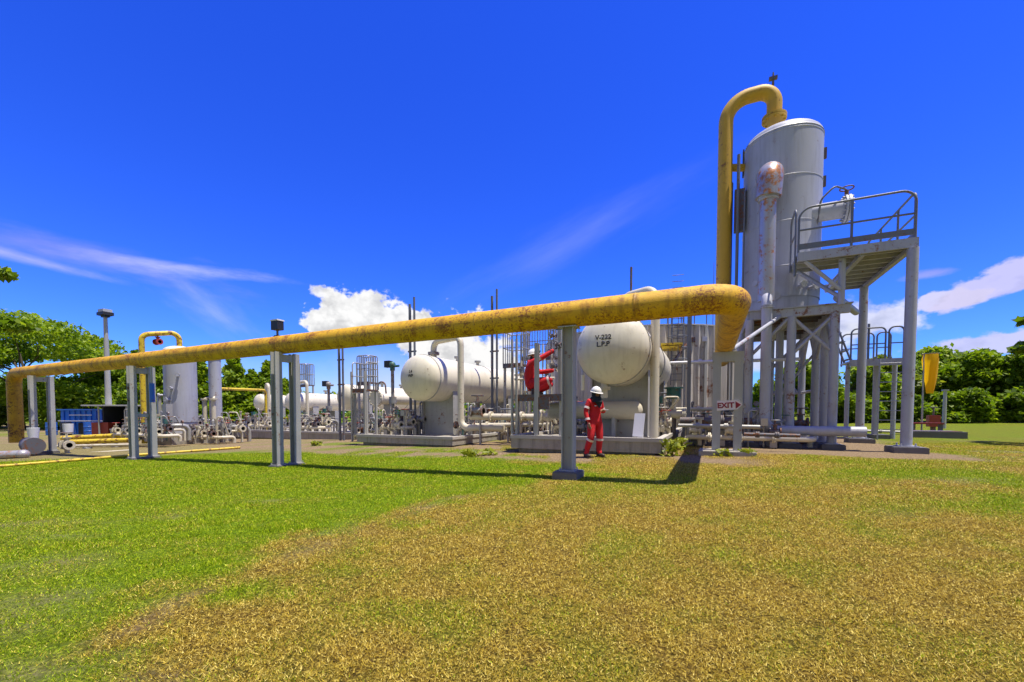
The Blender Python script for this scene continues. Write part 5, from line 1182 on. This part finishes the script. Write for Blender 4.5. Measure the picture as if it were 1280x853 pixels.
for hd in (((-.198, -.535, 1.065), (.1, -.8, .55), (0, -.3, -1), 1.1, .7), ((.15, -.54, .62), (-.1, -1, .05), (0, 0, -1), 1.1, .8)): b = MB(); hand(b, *hd); b.build('glove', 'glove', w2, True)
helmet(w2, hc+Mh @ Vector((0, .005, .045)), Mh, 1.02)
b = MB(); b.ell(hc+Vector((0, .03, -.06)), (.078, .072, .08), 14, 10); b.build('hair', 'scarf', w2, True)
b = MB(); bandring(b, (-.26, -.16, .86), (-.26, -.2, .88), .072, .05); bandring(b, (.235, -.08, .635), (.245, -.11, .60), .078, .05); bandring(b, (-.158, -.38, .352), (-.165, -.42, .36), .118, .05); bandring(b, (.168, -.39, .285), (.175, -.43, .288), .118, .05); b.build('reflective_band', 'band', w2, True)
boot(w2, (-.15, -.06, .09), (-.16, -.36, 0), 1.05, .16); boot(w2, (.16, -.04, .09), (.17, -.34, 0), 1.05, .16)

w2.scale = (1.2, 1.2, 1.2)
# ------------------------------------------------------------------ plants
def leaves(name, C, size, m, flat=.0, parent=None, base=(0, 0, 0), long=1.6, droop=0.0, seed=0):
    "C: (n,3) leaf centres"
    r = np.random.default_rng(seed); n = len(C); sz = size*(.6+.8*r.random(n))
    nrm = r.normal(size=(n, 3)); nrm[:, 2] = np.abs(nrm[:, 2])+flat; nrm /= np.linalg.norm(nrm, axis=1)[:, None]
    t = r.normal(size=(n, 3)); t[:, 2] -= droop; t -= nrm*(t*nrm).sum(1)[:, None]; t /= np.linalg.norm(t, axis=1)[:, None]; s = np.cross(nrm, t)
    t *= (sz*long/2)[:, None]; s *= (sz/2)[:, None]
    V = np.stack([C-t, C+s-t*.1, C+t, C-s-t*.1], 1).reshape(-1, 3)-np.array(base)
    o = np_mesh(name, V, np.arange(4*n).reshape(n, 4), m)
    if parent: o.parent = parent
    return o
def crown_pts(blobs, n, r, shell=.55):
    "points through a set of ellipsoid clumps, denser towards each surface"
    w = np.array([b[3]*b[4]*b[5] for b in blobs])**.7; w = w/w.sum(); k = r.choice(len(blobs), n, p=w); B = np.array(blobs)[k]
    d = r.normal(size=(n, 3)); d /= np.linalg.norm(d, axis=1)[:, None]; rad = shell+(1-shell)*r.random(n)**.6; rad *= 1+.18*r.normal(size=n)*.6
    return B[:, :3]+d*rad[:, None]*B[:, 3:6]
def limb(b, p, q, r0, r1, wob, r):
    p, q = Vector(p), Vector(q); pts = []
    for k in range(5): f = k/4; pts.append(p.lerp(q, f)+Vector((r.normal(), r.normal(), 0))*wob*math.sin(PI*f))
    b.tube(pts, r0, 7, True, [r0+(r1-r0)*k/4 for k in range(5)])
def tree(label, x, y, H, Wd, kind, seed, n=7000, leaf=.28, m='leaf_bright', group=None, bare=.25, name='tree', cat='tree'):
    r = np.random.default_rng(seed); g = G(x, y); t = thing(name, label, cat, (x, y, g), group)
    blobs = []; b = MB(); base = Vector((x, y, g-.2))
    if kind == 'round':
        for k in range(16):
            a = r.random()*2*PI; rr = Wd*.5*math.sqrt(r.random())*.85; h = H*(bare+.12+(1-bare-.22)*r.random()*(1-.45*(rr/(Wd*.5))**2)); s = Wd*(.13+.11*r.random())
            blobs.append((x+rr*math.cos(a), y+rr*math.sin(a), g+h, s, s, s*.75))
        top = (x, y, g+H*.75)
    elif kind == 'layer':
        for k in range(24):
            a = r.random()*2*PI; rr = Wd*.5*math.sqrt(r.random()); h = H*(.50+.44*r.random()*(1-.55*(rr/(Wd*.5))**2)); s = Wd*(.07+.065*r.random())
            blobs.append((x+rr*math.cos(a), y+rr*math.sin(a), g+h, s*1.35, s*1.35, s*.5))
        top = (x, y, g+H*.6)
    else:   # conifer spire
        for k in range(26):
            f = (k+.5)/26; rr = Wd*.5*(1-f)**.8; a = k*2.4; s = Wd*.16*(1.15-f)+.12
            blobs.append((x+rr*.6*math.cos(a), y+rr*.6*math.sin(a), g+H*(.04+.93*f), s*1.25, s*1.25, s*1.1))
        top = (x, y, g+H*.95)
    limb(b, base, top, .035*H*.55, .012*H*.5, .02*H, r); b.build('trunk', 'bark', t)
    if kind != 'conifer':
        b = MB()
        for bl in blobs[:14]: limb(b, base.lerp(Vector(top), .35+.4*r.random()), Vector(bl[:3]), .014*H*.5, .004*H*.4, .02*H, r)
        b.build('limb', 'bark', t)
    C = crown_pts(blobs, n, r, .45); C = C[C[:, 2] > g+.15]
    leaves('crown', C, leaf, M[m], .3, t, (x, y, g), 1.7, .3, seed); return t
def treeat(label, px, Zd, pytop, wpx, kind, seed, **kw):
    p = PZ(px, 520, Zd); H = ZT(p.x, p.y, pytop)-G(p.x, p.y); return tree(label, p.x, p.y, H, wpx*Zd/F, kind, seed, **kw)
gl = 'trees along the lawn at right'
treeat('bright green leafy tree directly behind the windsock', 1172, 42, 414, 95, 'round', 1, n=17000, leaf=.25, bare=.05, group=gl)
treeat('bushy tree with a pointed top right of the windsock', 1225, 40, 420, 80, 'round', 2, n=17000, leaf=.25, m='leaf_dark', bare=.05, group=gl)
treeat('dark tree at the right edge behind the lawn', 1285, 38, 424, 95, 'round', 3, n=17000, leaf=.25, m='leaf_dark', bare=.05, group=gl)
treeat('light green tree between the dark tree and the pointed bushy tree', 1252, 44, 424, 75, 'round', 4, n=15000, leaf=.25, m='leaf_olive', bare=.05, group=gl)
treeat('leafy tree just left of the thick platform column at right', 1118, 40, 428, 80, 'round', 5, n=15000, leaf=.25, m='leaf_olive', bare=.05, group=gl)
treeat('bright tree seen between the tower columns and stair landing', 1060, 38, 448, 80, 'round', 6, n=15000, leaf=.24, bare=.03, group=gl)
treeat('bright bushy tree seen through the tower frame', 985, 36, 452, 90, 'round', 7, n=16000, leaf=.23, bare=.03, group=gl)
treeat('tree at the far right just beyond the picture edge', 1350, 36, 410, 90, 'round', 8, n=6000, leaf=.36, m='leaf_dark', bare=.05, group=gl)
gs = 'dark bushes under the trees at right'
for k, (px, lab) in enumerate(((1135, 'dark low bush behind the thick platform column'), (1170, 'dark low bush behind the red hydrant cabinet'), (1205, 'dark low bush just right of the grey timber post'), (1240, 'dark low bush under the pointed bushy tree'), (1272, 'dark low bush at the right picture edge'), (1310, 'dark low bush under the far right tree'), (1090, 'dark low bush behind the stair landing ladder'), (1050, 'dark low bush behind the platform columns'))):
    treeat(lab, px, 37-.5*(k % 3), 486, 56, 'round', 40+k, n=5000, leaf=.24, m='leaf_dark', bare=-.05, group=gs, name='bush', cat='bush')
treeat('fern leaved overhanging tree whose tip shows at the right edge', 1338, 12, 330, 100, 'layer', 9, n=2600, leaf=.16, m='leaf_dark')
treeat('large spreading tree with a layered open crown at the left edge', 28, 40, 378, 225, 'layer', 10, n=26000, leaf=.2, m='leaf_bright')
treeat('rounded bright tree right of the lamp post', 155, 46, 452, 80, 'round', 11, n=15000, leaf=.25, bare=.05)
treeat('pale green broad tree above the blue store', 100, 42, 462, 120, 'round', 12, n=17000, leaf=.25, m='leaf_bright', bare=.02)
treeat('dark green tree behind the yellow pipe bend at the far left', -5, 44, 470, 120, 'round', 13, n=17000, leaf=.25, m='leaf_olive', bare=.02)
treeat('overhanging tree whose branch tips show at the left edge', -92, 13, 248, 158, 'layer', 14, n=4200, leaf=.16, m='leaf_dark')
gc = 'conifer bushes behind the upright tanks'
for k, (px, top, wp, lab) in enumerate(((172, 436, 56, 'conifer bush behind the post with the blue instrument'), (204, 446, 56, 'conifer bush mostly hidden by the fat upright tank'), (252, 440, 66, 'tall bright conifer bush between the two upright tanks'), (294, 440, 66, 'tall bright conifer bush just right of the slim upright tank'), (316, 462, 52, 'shorter conifer bush at the start of the thin yellow branch pipe'), (336, 450, 60, 'bright conifer bush behind the floodlight support'), (357, 474, 40, 'small conifer bush right of the floodlight support'))):
    treeat(lab, px, 34 if k == 0 else 29+.7*(k % 3), top, wp, 'conifer', 20+k, n=12000, leaf=.16, m='leaf_bright', group=gc, name='conifer_bush', cat='bush')
# far wood along the horizon
r = np.random.default_rng(5); pts = []
for k in range(150):
    px = -420+k*14.5; Zd = 75+12*r.random(); p = PZ(px, 520, Zd); h = (3.2+2.6*r.random())*(1 if px < 420 or px > 930 else .8); s = 1.6+1.2*r.random()
    pts.append((p.x, p.y, h*.55, s*1.3, s*1.3, h*.55))
tag(leaves('far_wood', crown_pts(pts, 42000, r, .5), .5, M['leaf_dark'], .3, seed=3), 'far belt of dark trees along the horizon behind the plant', 'far trees', kind='stuff')
# weeds at the plinth corner and round footings
def weed(label, x, y, h, w, n, seed, m='leaf_weed', group=None, leaf=.07):
    r = np.random.default_rng(seed); g = G(x, y); t = thing('weed', label, 'weed', (x, y, g), group); b = MB()
    for k in range(7): a = r.random()*6.28; b.tube([(x, y, g-.02), (x+.3*w*math.cos(a), y+.3*w*math.sin(a), g+h*.5), (x+.5*w*math.cos(a), y+.5*w*math.sin(a), g+h*(.7+.3*r.random()))], .006, 5)
    b.build('stem', m, t); C = np.stack([x+r.normal(size=n)*w*.28, y+r.normal(size=n)*w*.28, g+h*r.random(n)**.8], 1); leaves('foliage', C, leaf, M[m], .3, t, (x, y, g), 2.2, .1, seed)
p = PG(838, 570); weed('bright leafy weed at the right corner of the nearest plinth', p.x, p.y+.1, .36, .5, 130, 1)
p = PG(850, 562); weed('second smaller bright weed beside the nearest plinth', p.x, p.y, .3, .35, 80, 2)
for k, (px, py, lab) in enumerate(((905, 570, 'low weeds before the exit frame footing'), (935, 570, 'low weeds at the right of the exit frame footing'), (610, 569, 'yellowish weed at the corner between the two big plinths'), (588, 571, 'yellowish weed before the middle plinth'), (395, 557, 'weed tuft below the long low plinth'))):
    p = PG(px, py); weed(lab, p.x, p.y, .14, .4, 60, 10+k)
